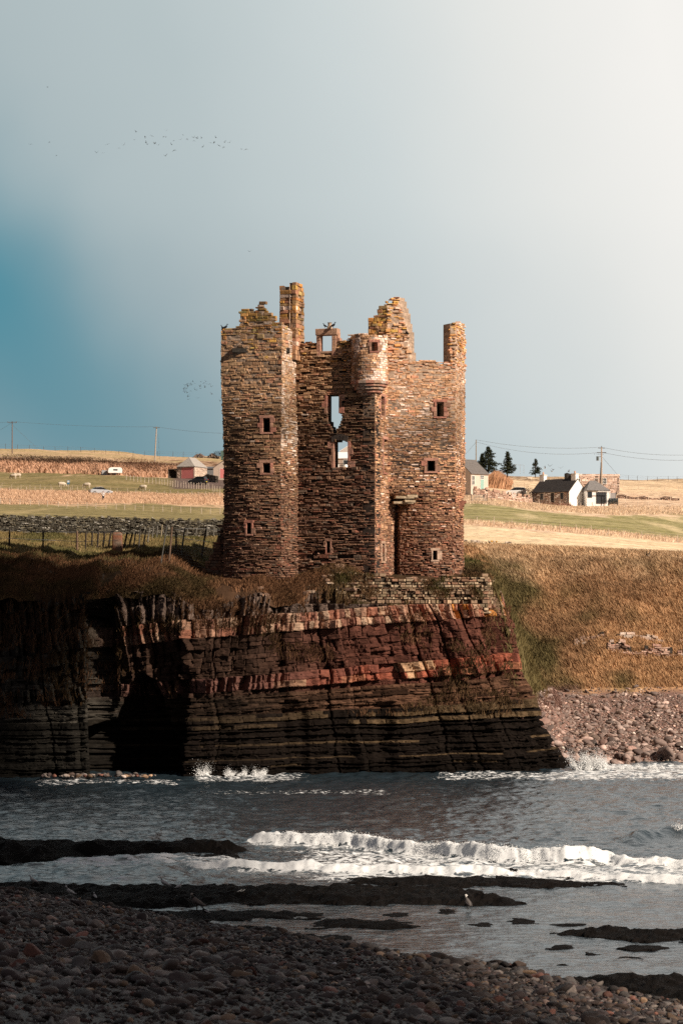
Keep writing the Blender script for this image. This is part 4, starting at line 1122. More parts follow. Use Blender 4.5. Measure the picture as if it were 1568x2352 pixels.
def scatter_far():
    n = 18000
    Y = rng.uniform(190, 232, n); x = X(rng.uniform(1200, 1760, n), Y)
    z = T(x, Y); s = .12 + .26 * rng.uniform(0, 1, n) ** 2.4
    s = np.where(rng.uniform(0, 1, n) < .03, rng.uniform(.5, 1.0, n), s) * np.interp(Y, [192, 200, 225], [1.5, 1.15, .8])
    keep = (z > -.5) & (z < 4.6 + .7 * fbm(x * .5, Y * .5, seed=177)) & (x > np.interp(Y, [186, 200, 215, 232], [14.0, 14.6, 15.3, 16.2]))
    bx = np.array([(1492, 196.0, 1.5), (1530, 194.6, 1.9), (1556, 195.6, 1.3), (1440, 194.2, 1.1), (1462, 198.5, .9), (1330, 203, .9), (1395, 196, .8), (1515, 201, 1.6), (1360, 195.0, .8), (1580, 199, 1.7)])
    return np.r_[x[keep], X(bx[:, 0], bx[:, 1])], np.r_[Y[keep], bx[:, 1]], np.r_[s[keep], bx[:, 2]]
def build_stones():
    xn, Yn, sn = scatter_near(); xf, Yf, sf = scatter_far()
    xt = X(rng.uniform(95, 355, 70), 172.3); Yt = rng.uniform(171.4, 172.8, 70); st = rng.uniform(.2, .62, 70)
    x = np.r_[xn, xf, xt]; Y = np.r_[Yn, Yf, Yt]; s = np.r_[sn, sf, st]
    zone = np.r_[np.zeros(len(xn), int), np.ones(len(xf), int), np.full(len(xt), 2)]
    z = np.where(zone == 0, beach_z(x, Y), np.where(zone == 1, T(x, Y), .15))
    n = len(x)
    kind = rng.choice(len(kn), n, p=kw)
    light = (zone == 1) | (zone == 2)
    kind = np.where(light & (rng.uniform(0, 1, n) < .45), rng.choice([0, 3, 4, 6], n), kind)
    kind = np.where((zone == 1) & (s > .85) & (rng.uniform(0, 1, n) < .6), 1, kind)
    shape = rng.integers(0, 12, n)
    rot = rotm(rng.uniform(0, 6.28, n), rng.normal(0, .35, n), rng.normal(0, .3, n))
    tint = np.exp(rng.normal(-.08, .42, n)) * np.where(zone == 0, lerp(.45, 1.0, sst(.2, 2.2, np.where(zone == 0, beach_d(x, Y), 9))), 1) * np.where(zone == 1, 1.5, np.where(zone == 2, 1.0, 1.0))
    zz = z + s * rng.uniform(.0, .2, n)
    app = s / Y * F                                    # size in the picture
    px = x / Y * F + CX; py = HY - (zz - EYE) / Y * F
    infr = (px > 4) & (px < 1564) & (py > 1500) & (py < 2348)
    score = np.where(infr, app, 0)
    top = np.zeros(n, bool); top[np.argsort(-score)[:270]] = True
    base = np.array([PEB[k] for k in kn])
    farb = base * .35 + np.array([.16, .115, .098]) * .75
    # the uncountable rest: one sheet of shingle per beach
    for zn, nm, lb in ((0, 'shingle', 'sea-worn shingle covering the near beach'), (1, 'shingle', 'pinkish shingle covering the far beach right of the castle rock'), (2, 'shingle', 'row of pale cobbles at the foot of the left cliff')):
        mb = MB()
        for k in range(12):
            m = (shape == k) & ~top & (zone == zn)
            if not m.any(): continue
            V = np.einsum('nij,vj->nvi', rot[m], S2[k]) * s[m][:, None, None] + np.stack([x[m], Y[m], zz[m]], -1)[:, None]
            f = np.arange(m.sum())[:, None, None] * len(S2[k]) + F2[None]
            c = np.repeat(np.clip((farb if zn == 1 else base)[kind[m]] * tint[m][:, None], .01, .7), len(S2[k]), 0)
            mb.add(V.reshape(-1, 3), None, f.reshape(-1, 3), c)
        if mb.n: tag(mb.build(nm, M_PEBBLE, smooth=True), lb, 'shingle', kind='stuff')
    cache = {}
    for i in np.where(top)[0]:
        key = (int(kind[i]), int(shape[i]), int(zone[i] == 1))
        if key not in cache:
            mb = MB(); mb.add(S3[key[1]], None, F3, (farb[key[0]] * 1.5 if key[2] else base[key[0]] * 1.0))
            o = mb.build('beach_stone', M_PEBBLE, smooth=True); cache[key] = o
        else:
            o = cache[key].copy(); COL.objects.link(o)
        o.location = (float(x[i]), float(Y[i]), float(zz[i])); o.scale = (float(s[i]),) * 3
        from mathutils import Matrix
        o.rotation_euler = Matrix(rot[i].tolist()).to_euler()
        big = 'large' if app[i] > np.median(app[top]) else 'smaller'
        wh = 'on the far beach beside the castle rock' if zone[i] == 1 else ('at the foot of the left cliff' if zone[i] == 2 else ('at the water edge of the near beach' if beach_d(np.array([x[i]]), np.array([Y[i]]))[0] < 4 else ('low down on the near beach, out of focus' if Y[i] < 42 else 'among the shingle in the middle of the near beach')))
        shp = ['flat', 'angular', 'rounded', 'long'][int(shape[i]) % 4]
        tag(o, f'{big} {shp} {kn[int(kind[i])]} stone {wh}', 'stone', 'stones lying on the beaches')
build_stones()

# ---------------------------------------------------------------- reefs of dark rock standing out of the water
def reef(label, poly, h, rough=.5, cell=.22, weed=0, name='reef_rock'):
    pw = np.array([sea(*p) for p in poly]); n = len(pw)
    lo, hi = pw.min(0) - .3, pw.max(0) + .3
    cy_ = min(cell * 1.6, (hi[1] - lo[1]) / 10)
    xs = np.arange(lo[0], hi[0], cell); ys = np.arange(lo[1], hi[1], cy_)
    XX, YY = np.meshgrid(xs, ys)
    ins = np.zeros(XX.shape, bool); dist = np.full(XX.shape, 1e9)
    for i in range(n):
        a, b = pw[i], pw[(i + 1) % n]
        c = ((a[1] > YY) != (b[1] > YY)) & (XX < (b[0] - a[0]) * (YY - a[1]) / (b[1] - a[1] + 1e-12) + a[0])
        ins ^= c
        d = b - a; t = np.clip(((XX - a[0]) * d[0] + (YY - a[1]) * d[1]) / (d @ d + 1e-9), 0, 1)
        dist = np.minimum(dist, np.hypot(XX - a[0] - t * d[0], YY - a[1] - t * d[1]))
    sd_ = np.where(ins, dist, -dist) + (fbm(XX * .9, YY * .9, seed=180) - .5) * 1.0 + (fbm(XX * 2.6, YY * 2.2, seed=185) - .5) * .5 - .1
    w = max(.35, min(1.2, (hi[1] - lo[1]) * .22))
    led = np.floor((fbm(XX * .35, YY * .6, seed=183) * 1.1 + .2) * 5) / 5
    z = .62 * h * sst(-.1, w, sd_) * (1 - rough + rough * 2 * (led * .6 + .4 * fbm(XX * 1.1, YY * 1.1, seed=181))) + (fbm(XX * 3.3, YY * 3.3, seed=182) - .5) * .34 * min(1, h * 3) + np.where(sd_ < -.05, (sd_ + .05) * 1.2, 0) + .01
    I = np.arange(XX.size).reshape(XX.shape)
    q = np.stack([I[:-1, :-1], I[:-1, 1:], I[1:, 1:], I[1:, :-1]], -1).reshape(-1, 4)
    q = q[(z.ravel()[q] > -.45).any(1)]
    if len(q) < 3: return
    c = np.array([.0045, .0036, .0032]) * (1 + .9 * fbm(XX, YY, seed=184).ravel()[:, None])
    mb = MB(); mb.add(np.stack([XX, YY, np.maximum(z, -.5)], -1).reshape(-1, 3), q, None, c)
    o = mb.build(name, M_REEF)
    tag(o, label, 'rock', 'dark reefs in the bay')
reef('long low dark reef standing in the water at far left', [(-60, 1945), (20, 1950), (100, 1956), (300, 1954), (480, 1952), (570, 1954), (540, 1964), (400, 1968), (200, 1972), (100, 1982), (-60, 1992)], .85)
reef('flat dark rock ledge at the left end of the main breaker', [(330, 1968), (430, 1964), (560, 1966), (545, 1973), (430, 1974)], .14)
reef('broad black reef across the left foreground water', [(-80, 2032), (100, 2036), (300, 2040), (500, 2042), (700, 2040), (740, 2048), (960, 2052), (990, 2064), (980, 2076), (700, 2078), (420, 2084), (250, 2090), (-80, 2110)], .34, cell=.16)
reef('black reef tongue running right behind the standing gull', [(620, 2048), (760, 2042), (880, 2044), (1000, 2046), (1105, 2050), (1110, 2060), (1180, 2068), (1212, 2076), (1120, 2084), (900, 2082), (700, 2080)], .36, cell=.16)
reef('thin dark ledge with reddish weed in front of the surf', [(780, 2018), (860, 2020), (1000, 2018), (1200, 2022), (1440, 2032), (1450, 2038), (1250, 2040), (1000, 2036), (800, 2030)], .22, cell=.16)
reef('dark rock lump breaking the surf line at right', [(1110, 2006), (1150, 2002), (1230, 2004), (1235, 2014), (1150, 2016)], .26, cell=.14)
reef('small dark block of rock between two patches of surf', [(1285, 2010), (1330, 2008), (1325, 2020), (1290, 2020)], .26, cell=.12)
reef('small dark rock low in the surf near the right edge', [(1335, 2012), (1400, 2014), (1440, 2018), (1390, 2024), (1340, 2020)], .12, cell=.12)
reef('narrow dark rock in the churned water above the reef', [(960, 2002), (1060, 2004), (1050, 2010), (970, 2009)], .13, cell=.12)
reef('dark weedy reef beside the shingle at left', [(300, 2098), (400, 2096), (520, 2092), (640, 2094), (760, 2098), (750, 2112), (640, 2112), (520, 2118), (420, 2120), (360, 2114)], .16, cell=.13)
reef('flat black ledge in the middle of the shallow water', [(690, 2122), (760, 2116), (850, 2116), (945, 2120), (950, 2132), (860, 2138), (720, 2136)], .17, cell=.12)
reef('large black reef low at the right edge', [(1250, 2146), (1290, 2140), (1390, 2136), (1480, 2140), (1640, 2140), (1640, 2172), (1480, 2166), (1400, 2156), (1280, 2152)], .26, cell=.12)
reef('rounded black rock at the edge of the shingle', [(965, 2206), (990, 2190), (1040, 2186), (1060, 2196), (1130, 2212), (1220, 2230), (1190, 2240), (1060, 2224), (980, 2212)], .2, cell=.1)
reef('black ledge behind the stones at lower right', [(1270, 2262), (1330, 2248), (1420, 2246), (1640, 2246), (1640, 2330), (1560, 2316), (1430, 2290), (1310, 2270)], .3, cell=.1)
reef('dark ledge below the pale boulders left of the gull', [(520, 2124), (600, 2130), (700, 2148), (760, 2160), (700, 2168), (580, 2148)], .12, cell=.1)
for i, (a, b, ww, hh, dsc) in enumerate([(1195, 2116, 28, .07, 'small dark rock in the shallows right of the standing gull'), (1305, 2126, 60, .06, 'low weedy rock awash right of the shallows'), (1205, 2122, 40, .05, 'thin strip of dark weed awash in the shallows'), (1295, 2178, 50, .06, 'thin dark weed strip in front of the right reef'), (1352, 2194, 18, .12, 'little rounded rock alone in the right shallows'), (1480, 2178, 60, .05, 'reddish weed strip below the right reef'), (1290, 2218, 40, .07, 'dark rock patch close to the right stones'), (1350, 2226, 36, .09, 'small black hump close to the right stones'), (780, 2155, 36, .05, 'thin weed patch left of the rounded black rock'), (1020, 2096, 40, .08, 'flat dark rock just left of the standing gull'), (920, 2102, 36, .05, 'thin dark rock awash left of the standing gull'), (1450, 2204, 40, .05, 'thin weed strip at the lower right shallows'), (1100, 2124, 30, .04, 'thread of weed in the middle shallows')]):
    reef(dsc, [(a - ww, b), (a - ww * .4, b - 5), (a + ww * .5, b - 4), (a + ww, b), (a + ww * .4, b + 5), (a - ww * .5, b + 4)], hh, cell=.08)
# ---------------------------------------------------------------- bank outcrops, dykes, houses
def wall_thing(name, label, cat, pts, h_of, col, ch=(.1, .22), sl=(.2, .5), pr=.06, group=None, seat=.3, th=.5, top_extra=0):
    """dry stone dyke over a plan polyline, following the ground"""
    pts = np.asarray(pts, float); f0 = path_fn(pts)
    def gz(s):
        p, _ = f0(np.atleast_1d(s), np.zeros(np.size(np.atleast_1d(s))))
        return T(p[:, 0], p[:, 1])
    def Pf(s, z):                       # z measured from the ground
        p, n = f0(s, z); p = p.copy(); p[:, 2] = T(p[:, 0], p[:, 1]) + z
        return p, n
    Pf.L, Pf.cum = f0.L, f0.cum
    mb = MB()
    hm = max(h_of(s) for s in np.linspace(0, f0.L, 60)) + .1
    masonry(mb, Pf, 0, f0.L, -seat, hm, h_of, [], lambda z: ch, sl, lambda z: z * 0 + pr, colf=col, gap=lambda z: z * 0 + .015, depth=.25)
    core(mb, Pf, 0, f0.L, -seat, hm, h_of, [], lambda z: z * 0 + .1, th, col=(.05, .042, .035), ds=.3, dz=.15)
    return tag(mb.build(name, M_STONE), label, cat, group)
def palf(pal, w, v=.25):
    return lambda s, z: pick(len(s), pal, w) * rng.uniform(1 - v, 1 + v, (len(s), 1))
wall_thing('rock_outcrop', 'long thin ledge of pale blocks across the right bank', 'rock', [(X(1318, 239.2), 239.2), (X(1450, 239.6), 239.6), (X(1600, 240), 240)], lambda s: (.55 + .12 * math.sin(s * 3)) * (math.sin(s * 1.15 + .8) > -.72), palf([(.55, .42, .34), (.46, .31, .24), (.60, .50, .42), (.30, .2, .15)], [3, 2, 2, 1]), (.2, .34), (.3, 1.1), .16, seat=.8)
wall_thing('rock_outcrop', 'broken pinkish rock ledge low on the right bank', 'rock', [(X(1395, 236.4), 236.4), (X(1470, 236.8), 236.8), (X(1600, 237), 237)], lambda s: .45 + .55 * (math.sin(s * 1.7) > -.3) + .2 * math.sin(s * 6), palf([(.48, .33, .26), (.38, .23, .18), (.55, .43, .36), (.2, .13, .1)], [3, 2, 1, 1]), (.14, .28), (.25, .8), .14, seat=.6)
wall_thing('rock_outcrop', 'small reddish ledge in the grass beside the castle rock', 'rock', [(X(1150, 187.5), 187.5), (X(1200, 188.5), 188.5)], lambda s: .5 + .2 * math.sin(s * 5), palf([(.40, .24, .18), (.26, .12, .09), (.5, .38, .3)], [2, 2, 1]), (.12, .26), (.25, .6), .12, seat=.6)
# field dykes
LD_ = [(X(-160, 211), 211), (X(120, 212), 212), (X(330, 212.6), 212.6), (X(530, 213.4), 213.4)]
wall_thing('stone_dyke', 'long grey dry stone dyke behind the cliff top fence at left', 'stone wall', LD_, lambda s: 1.48 + .07 * math.sin(s * 9.0) + .05 * math.sin(s * 23), palf([(.13, .12, .095), (.22, .205, .17), (.08, .07, .055), (.38, .36, .32), (.16, .14, .10)], [3, 2.0, 3.5, .6, 2]), (.055, .12), (.12, .34), .06)
wall_thing('stone_dyke', 'low pale tumbled dyke with an orange lichen patch at the right field edge', 'stone wall', [(X(1050, 262.5), 262.5), (X(1160, 262.5), 262.5), (X(1320, 263), 263)], lambda s: max(.05, .62 - .045 * s + .12 * math.sin(s * 4)), lambda s, z: np.where(((s > 2.9) & (s < 4.3))[:, None], pick(len(s), [(.55, .30, .06), (.5, .4, .3)], [2, 1]), pick(len(s), [(.58, .50, .42), (.42, .34, .28), (.26, .2, .16)], [3, 2, 1])), (.1, .2), (.15, .4), .08)
DY = [(.50, .35, .27), (.40, .26, .20), (.58, .45, .37), (.26, .17, .13)]
wall_thing('stone_dyke', 'pinkish rubble dyke in front of the pale cottage by the castle', 'stone wall', [(X(1088, 514), 514), (X(1160, 516), 516), (X(1222, 527), 527)], lambda s: 1.35 + .1 * math.sin(s * 3), palf(DY, [3, 3, 2, 1]), (.18, .34), (.3, .8), .1)
wall_thing('stone_dyke', 'lower broken dyke nearer the field below the pale cottage', 'stone wall', [(X(1112, 496), 496), (X(1150, 498), 498), (X(1190, 500), 500)], lambda s: .8 + .2 * math.sin(s * 2), palf(DY, [3, 3, 2, 1]), (.18, .34), (.3, .8), .1)
wall_thing('stone_dyke', 'tumbled brown dyke across the far right field', 'stone wall', [(X(1415, 590), 590), (X(1560, 590), 590)], lambda s: .7 + .25 * math.sin(s * 1.3), palf([(.30, .2, .15), (.42, .3, .23), (.16, .11, .09)], [3, 2, 2]), (.10, .2), (.2, .55), .12)
wall_thing('stone_dyke', 'short dark dyke end beside the dark parked car', 'stone wall', [(X(474, 596), 596), (X(496, 588), 588)], lambda s: 1.5, palf([(.12, .1, .08), (.3, .26, .22)], [3, 1]), (.18, .3), (.3, .8), .1)

class Hs:
    """a house frame: x along the front, y into depth, front faces -y"""
    def __init__(s, name, label, cat, L, W):
        s.r = thing(name, label, cat); s.L, s.W = L, W
    def box(s, part, lo, hi, col, mat=None, parent=None, **k):
        mb = MB(); mb.box(lo, hi, col, **k); return mb.build(part, mat or M_PAINT, parent or s.r)
    def wall(s, eave, ridge, col, mat=None, along='x', base=-1.5):
        L, W = s.L, s.W; mb = MB()
        if along == 'x':   # ridge along x, gables at the ends
            V = [(0, 0, base), (L, 0, base), (L, W, base), (0, W, base), (0, 0, eave), (L, 0, eave), (L, W, eave), (0, W, eave), (0, W / 2, ridge - .06), (L, W / 2, ridge - .06)]
            mb.add(V, [[0, 1, 5, 4], [2, 3, 7, 6], [1, 2, 6, 5], [3, 0, 4, 7]], [[4, 8, 7], [5, 6, 9]], col)
        else:
            V = [(0, 0, base), (L, 0, base), (L, W, base), (0, W, base), (0, 0, eave), (L, 0, eave), (L, W, eave), (0, W, eave), (L / 2, 0, ridge - .06), (L / 2, W, ridge - .06)]
            mb.add(V, [[0, 1, 5, 4], [2, 3, 7, 6], [1, 2, 6, 5], [3, 0, 4, 7]], [[4, 5, 8], [6, 7, 9]], col)
        return mb.build('wall', mat or M_PAINT, s.r)
    def roof(s, eave, r0, r1, col, ov=.25, th=.14, mat=None, ribs=0):
        """four eave corners to a ridge r0-r1 (x, y, z)"""
        L, W = s.L, s.W; mb = MB()
        ev = [(-ov * .4, -ov, eave - .12), (L + ov * .4, -ov, eave - .12), (L + ov * .4, W + ov, eave - .12), (-ov * .4, W + ov, eave - .12)]
        alongx = abs(r1[0] - r0[0]) >= abs(r1[1] - r0[1])
        for dz in (0,):
            V = np.array(ev + [r0, r1], float); Vt = V + np.array([0, 0, th])
            if alongx: q, t, g0, g1 = [[0, 1, 5, 4], [2, 3, 4, 5]], [[0, 4, 3], [1, 2, 5]], abs(r0[0]) < .3, abs(r1[0] - L) < .3
            else: q, t, g0, g1 = [[1, 2, 5, 4], [3, 0, 4, 5]], [[0, 1, 4], [2, 3, 5]], abs(r0[1]) < .3, abs(r1[1] - W) < .3
            ht = [t[k_] for k_, g_ in ((0, g0), (1, g1)) if not g_]      # hipped ends only
            edge = [[a, b, b + 6, a + 6] for (a, b) in ([(0, 4), (4, 3), (1, 5), (5, 2)] if alongx else [(0, 4), (4, 1), (2, 5), (5, 3)])]
            inner = [[b for b in a[::-1]] for a in q]
            rim = [[0, 1, 7, 6], [2, 3, 9, 8]] if alongx else [[1, 2, 8, 7], [3, 0, 6, 9]]
            mb.add(np.r_[V, Vt], [[b + 6 for b in a] for a in q] + edge + inner + rim + ([[0, 1, 7, 6], [1, 2, 8, 7], [2, 3, 9, 8], [3, 0, 6, 9]] if ht and len(ht) == 2 else []), [[b + 6 for b in a] for a in ht], col)
        if ribs and alongx:
            e0, e1 = np.array(ev[0]), np.array(ev[1]); a0, a1 = np.array(r0, float), np.array(r1, float)
            for k in range(1, ribs):
                f = k / ribs; p, q_ = e0 + (a0 - e0) * f, e1 + (a1 - e1) * f
                mb.tube([p + (0, 0, th + .015), q_ + (0, 0, th + .015)], .05, 4, np.array(col) * .6)
        return mb.build('roof', mat or M_SLATE, s.r)
    def _b(s, mb, face, u0, u1, v0, v1, d0, d1, col):
        if face == 'front': mb.box((u0, -d1, v0), (u1, -d0, v1), col)
        elif face == 'right': mb.box((s.L + d0, u0, v0), (s.L + d1, u1, v1), col)
        else: mb.box((-d1, u0, v0), (-d0, u1, v1), col)
    def window(s, u, v, w, h, face='front', fc=(.75, .75, .72), pc=(.03, .035, .04), bars=1, d=.0, t=.09, name='window'):
        mb = MB()
        for (a, b, c, e) in ((u - t, u, v - t, v + h + t), (u + w, u + w + t, v - t, v + h + t), (u, u + w, v + h, v + h + t), (u, u + w, v - t, v)): s._b(mb, face, a, b, c, e, d - .05, d + .06, fc)
        for k in range(bars): s._b(mb, face, u + w * (k + 1) / (bars + 1) - .03, u + w * (k + 1) / (bars + 1) + .03, v, v + h, d - .03, d + .045, fc)
        if bars: s._b(mb, face, u, u + w, v + h * .5 - .03, v + h * .5 + .03, d - .03, d + .04, fc)
        f = mb.build(name, M_PAINT, s.r)
        mb = MB(); s._b(mb, face, u, u + w, v, v + h, d - .05, d + .025, pc); mb.build('pane', M_GLASS, f)
        return f
    def door(s, u, v, w, h, col, face='front', fc=(.7, .68, .62), d=.0, name='door'):
        mb = MB(); s._b(mb, face, u, u + w, v, v + h, d - .05, d + .04, col); o = mb.build(name, M_PAINT, s.r)
        mb = MB()
        for (a, b, c, e) in ((u - .08, u, v, v + h + .08), (u + w, u + w + .08, v, v + h + .08), (u, u + w, v + h, v + h + .08)): s._b(mb, face, a, b, c, e, d - .05, d + .06, fc)
        mb.build('frame', M_PAINT, o); return o
    def put(s, px, py, Y, rz): place(s.r, P(px, py, Y), rz); return s.r

# white cottage
h = Hs('cottage', 'white gabled cottage with dark ribbed roof, stone front and two chimneys', 'cottage', 8.4, 7.2)
h.wall(2.15, 4.75, (.86, .84, .80))
mb = MB(); pfF = path_fn([(0, -.02), (8.4, -.02)])
masonry(mb, pfF, 0, 8.38, -.6, 2.1, None, [(1.75, 2.75, .55, 1.95), (4.15, 5.1, 0, 2.0), (6.3, 7.15, .55, 1.95)], lambda z: (.13, .26), (.25, .7), lambda z: z * 0 + .03, depth=.05, colf=palf([(.33, .22, .17), (.26, .17, .135), (.42, .30, .24), (.20, .14, .115)], [3, 3, 2, 1.5]), gap=lambda z: z * 0 + .012)
mb.build('stone_front', M_STONE, h.r)
h.roof(2.15, (0, 3.6, 4.75), (8.4, 3.6, 4.75), (.050, .045, .044), ribs=11)
for x in (.55, 7.75):
    mb = MB(); mb.box((x - .5, 2.95, 4.0), (x + .5, 4.25, 5.75), (.84, .82, .78)); mb.box((x - .58, 2.87, 5.75), (x + .58, 4.33, 5.88), (.7, .66, .6)); c = mb.build('chimney', M_PAINT, h.r)
    mb = MB(); mb.tube([(x, 3.6, 5.86), (x, 3.6, 6.4)], [.2, .16], 8, (.55, .34, .24)); mb.build('chimney_pot', M_PAINT, c)
for u in (1.85, 6.4): h.window(u, .6, .7, 1.3, fc=(.5, .45, .4), bars=0)
h.door(4.25, 0, .75, 1.95, (.035, .03, .028), fc=(.55, .5, .44))
mb = MB(); mb.tube([(8.0, -.1, 2.05), (8.0, -.1, 0)], .06, 6, (.05, .05, .05)); mb.build('downpipe', M_METAL, h.r)
cot = h.put(1221.5, 1156, 533, R(-33))
# extension
h = Hs('cottage_extension', 'white cottage extension with grey hipped roof and glazed doors', 'house', 4.6, 5.0)
h.wall(2.65, 2.7, (.86, .85, .82))
h.roof(2.65, (1.2, 2.5, 4.6), (2.4, 2.5, 4.6), (.20, .19, .185), ov=.3)
h.window(.25, 1.25, .75, 1.05, fc=(.1, .1, .1), bars=0)
h.window(2.0, .05, 1.95, 2.1, fc=(.06, .06, .065), pc=(.045, .05, .055), bars=2, name='patio_door')
mb = MB()
for x in (3.9, 4.45): mb.box((x, -1.0, 0), (x + .1, -.9, 2.35), (.8, .8, .77))
mb.box((2.0, -1.0, 2.35), (4.6, -.85, 2.45), (.8, .8, .77)); mb.build('porch_frame', M_PAINT, h.r)
h.put(1347, 1156.5, 530, R(8))
# long stone building
h = Hs('stone_byre', 'long roofless pinkish stone byre behind the white cottage', 'building', 11.0, 4.6)
mb = MB()
for pth, op in (([(0, 0), (11, 0)], [(1.1, 2.0, 1.2, 2.2), (5.2, 6.1, .0, 2.2), (6.9, 8.0, 1.0, 2.3)]), ([(11, 0), (11, 4.6)], []), ([(11, 4.6), (0, 4.6)], []), ([(0, 4.6), (0, 0)], [])):
    f_ = path_fn(pth)
    masonry(mb, f_, 0, f_.L, -1, 2.75, None, op, lambda z: (.16, .3), (.3, .9), lambda z: z * 0 + .04, colf=palf([(.62, .47, .39), (.54, .39, .31), (.68, .55, .47), (.40, .29, .23)], [3, 3, 2, 1]), gap=lambda z: z * 0 + .015)
    core(mb, f_, 0, f_.L, -1, 2.7, None, op, lambda z: z * 0 + .06, .5, col=(.2, .15, .12), ds=.4, dz=.3)
mb.build('wall', M_STONE, h.r)
mb = MB(); mb.box((-.1, -.12, 2.75), (11.1, .5, 2.95), (.66, .54, .46)); mb.build('coping', M_PAINT, h.r)
mb = MB(); mb.box((-.1, 4.1, 2.75), (11.1, 4.72, 2.95), (.66, .54, .46)); mb.build('coping', M_PAINT, h.r)
h.window(1.15, 1.25, .8, .85, bars=1); h.window(6.95, 1.05, 1.0, 1.2, bars=2)
h.door(5.25, 0, .8, 2.1, (.12, .08, .06))
mb = MB(); mb.prism([(-.9, 1.6), (.3, 1.6), (.3, 3.1), (-.9, 3.5)], .6, 3.8, (.03, .028, .027)); mb.build('lean_roof', M_SLATE, h.r)
h.put(1312, 1121, 600, R(6))
# pale cottage at the castle's edge
h = Hs('cottage', 'pale rendered cottage with grey slate roof and mint green door beside the castle', 'cottage', 4.3, 8.4)
h.wall(3.3, 6.2, (.62, .52, .44))
h.roof(3.3, (0, 4.2, 6.2), (4.3, 4.2, 6.2), (.155, .142, .135))
h.window(.28, 1.1, .55, 1.75, bars=1, fc=(.8, .78, .72))
h.door(2.35, .0, .8, 2.2, (.28, .46, .40)); h.window(2.35, 2.32, .8, .62, bars=2, t=.06)
mb = MB(); mb.box((.1, 3.5, 5.6), (.9, 4.9, 6.9), (.55, .47, .40)); mb.build('chimney', M_PAINT, h.r)
h.put(1081, 1126, 520, R(35))
# white-roofed farm building seen through the castle window
h = Hs('farm_building', 'farm building with bright white roof seen through the lower castle window', 'building', 11.0, 9.0)
h.wall(2.7, 4.6, (.36, .29, .25))
h.roof(2.7, (0, 4.5, 4.3), (11.0, 4.5, 4.3), (.82, .83, .84), mat=M_PAINT)
h.window(5.0, .9, 2.2, 1.3, bars=0, fc=(.8, .8, .78))
h.put(741, 1078, 640, R(-4))
h = Hs('barn', 'taller white roofed barn gable behind the farm building', 'barn', 8.0, 9.0)
h.wall(4.2, 6.6, (.55, .5, .46), along='y'); h.roof(4.2, (4.0, -.1, 6.6), (4.0, 9.1, 6.6), (.82, .83, .84), mat=M_PAINT)
h.put(781, 1074, 668, R(-4))
mb = MB()
for k in range(5): mb.box((k * 1.3, 0, -.3), (k * 1.3 + .12, .12, 1.25), (.03, .028, .026))
for z in (.35, .75, 1.15): mb.box((0, -.04, z), (5.4, .0, z + .12), (.03, .028, .026))
o = tag(mb.build('rail_fence', M_WOOD), 'dark rail fence seen through the lower castle window', 'fence'); place(o, P(758, 1077, 612))
mb = MB(); mb.box((0, 0, 0), (.95, .95, .08), (.3, .3, .3)); mb.box((.02, .02, .08), (.93, .93, 1.1), (.8, .8, .78)); mb.tube([(.48, .48, 1.1), (.48, .48, 1.2)], .16, 8, (.6, .6, .6))
o = tag(mb.build('water_tank', M_PAINT), 'square white liquid tank behind the castle window', 'tank'); place(o, P(769, 1077.5, 606))
mb = MB(); mb.ball((0, 0, .5), (.62, .55, .55), (.82, .82, .8)); mb.tube([(0, 0, 0), (0, 0, .2)], .4, 8, (.7, .7, .7))
o = tag(mb.build('silage_bale', M_PAINT, smooth=True), 'round white wrapped bale behind the castle window', 'bale'); place(o, P(794, 1077, 606))
# garage and sheds at left
h = Hs('garage', 'small stone garage with pink door and grey slate roof', 'garage', 4.5, 6.2)
h.wall(2.65, 2.7, (.46, .37, .30), M_STONE)
mb = MB()
f_ = path_fn([(0, -.02), (4.5, -.02), (4.52, 6.2)])
masonry(mb, f_, 0, f_.L, -.5, 2.62, None, [(1.0, 4.3, -.6, 2.45)], lambda z: (.16, .3), (.3, .8), lambda z: z * 0 + .03, depth=.05, colf=palf([(.56, .44, .36), (.48, .36, .29), (.38, .28, .22), (.62, .52, .43)], [3, 3, 2, 1]), gap=lambda z: z * 0 + .012, breaks=[4.5])
mb.build('stone_facing', M_STONE, h.r)
h.roof(2.65, (2.25, 1.6, 4.75), (2.25, 4.9, 4.75), (.34, .315, .29))
h.door(1.1, -.1, 3.1, 2.5, (.60, .20, .19), fc=(.5, .36, .3), name='garage_door')
h.put(407, 1098.5, 612, R(-24))
h = Hs('shed', 'grey flat sided shed between the garage and the castle', 'shed', 2.0, 4); h.wall(2.2, 2.6, (.16, .165, .17)); h.roof(2.2, (0, 2, 2.6), (2.0, 2, 2.6), (.12, .12, .125)); h.put(472, 1097, 624, 0)
h = Hs('shed', 'beige gabled shed with pink door half hidden by the castle', 'shed', 5.0, 5); h.wall(2.4, 4.1, (.48, .38, .31), along='y'); h.roof(2.4, (2.5, -.2, 4.1), (2.5, 5.2, 4.1), (.10, .085, .08)); h.door(1.5, 0, 1.6, 2.2, (.60, .20, .19)); h.put(490, 1098, 612, 0)
h = Hs('lean_to', 'dark open lean-to against the garage wall', 'shed', 2.1, 3)
mb = MB(); mb.box((0, 2.9, -.3), (2.1, 3.0, 2.0), (.05, .045, .04)); mb.box((0, 0, -.3), (.1, 3.0, 2.0), (.07, .06, .05)); mb.build('wall', M_WOOD, h.r)
mb = MB(); mb.prism([(-.1, 2.0), (2.2, 2.05), (2.2, 2.15), (-.1, 2.1)], -.1, 3.1, (.06, .055, .05)); mb.build('roof', M_SLATE, h.r)
mb = MB(); mb.box((1.95, .05, -.3), (2.05, .15, 2.0), (.1, .08, .06)); mb.build('post', M_WOOD, h.r)
h.put(386, 1098.5, 611, R(-10))
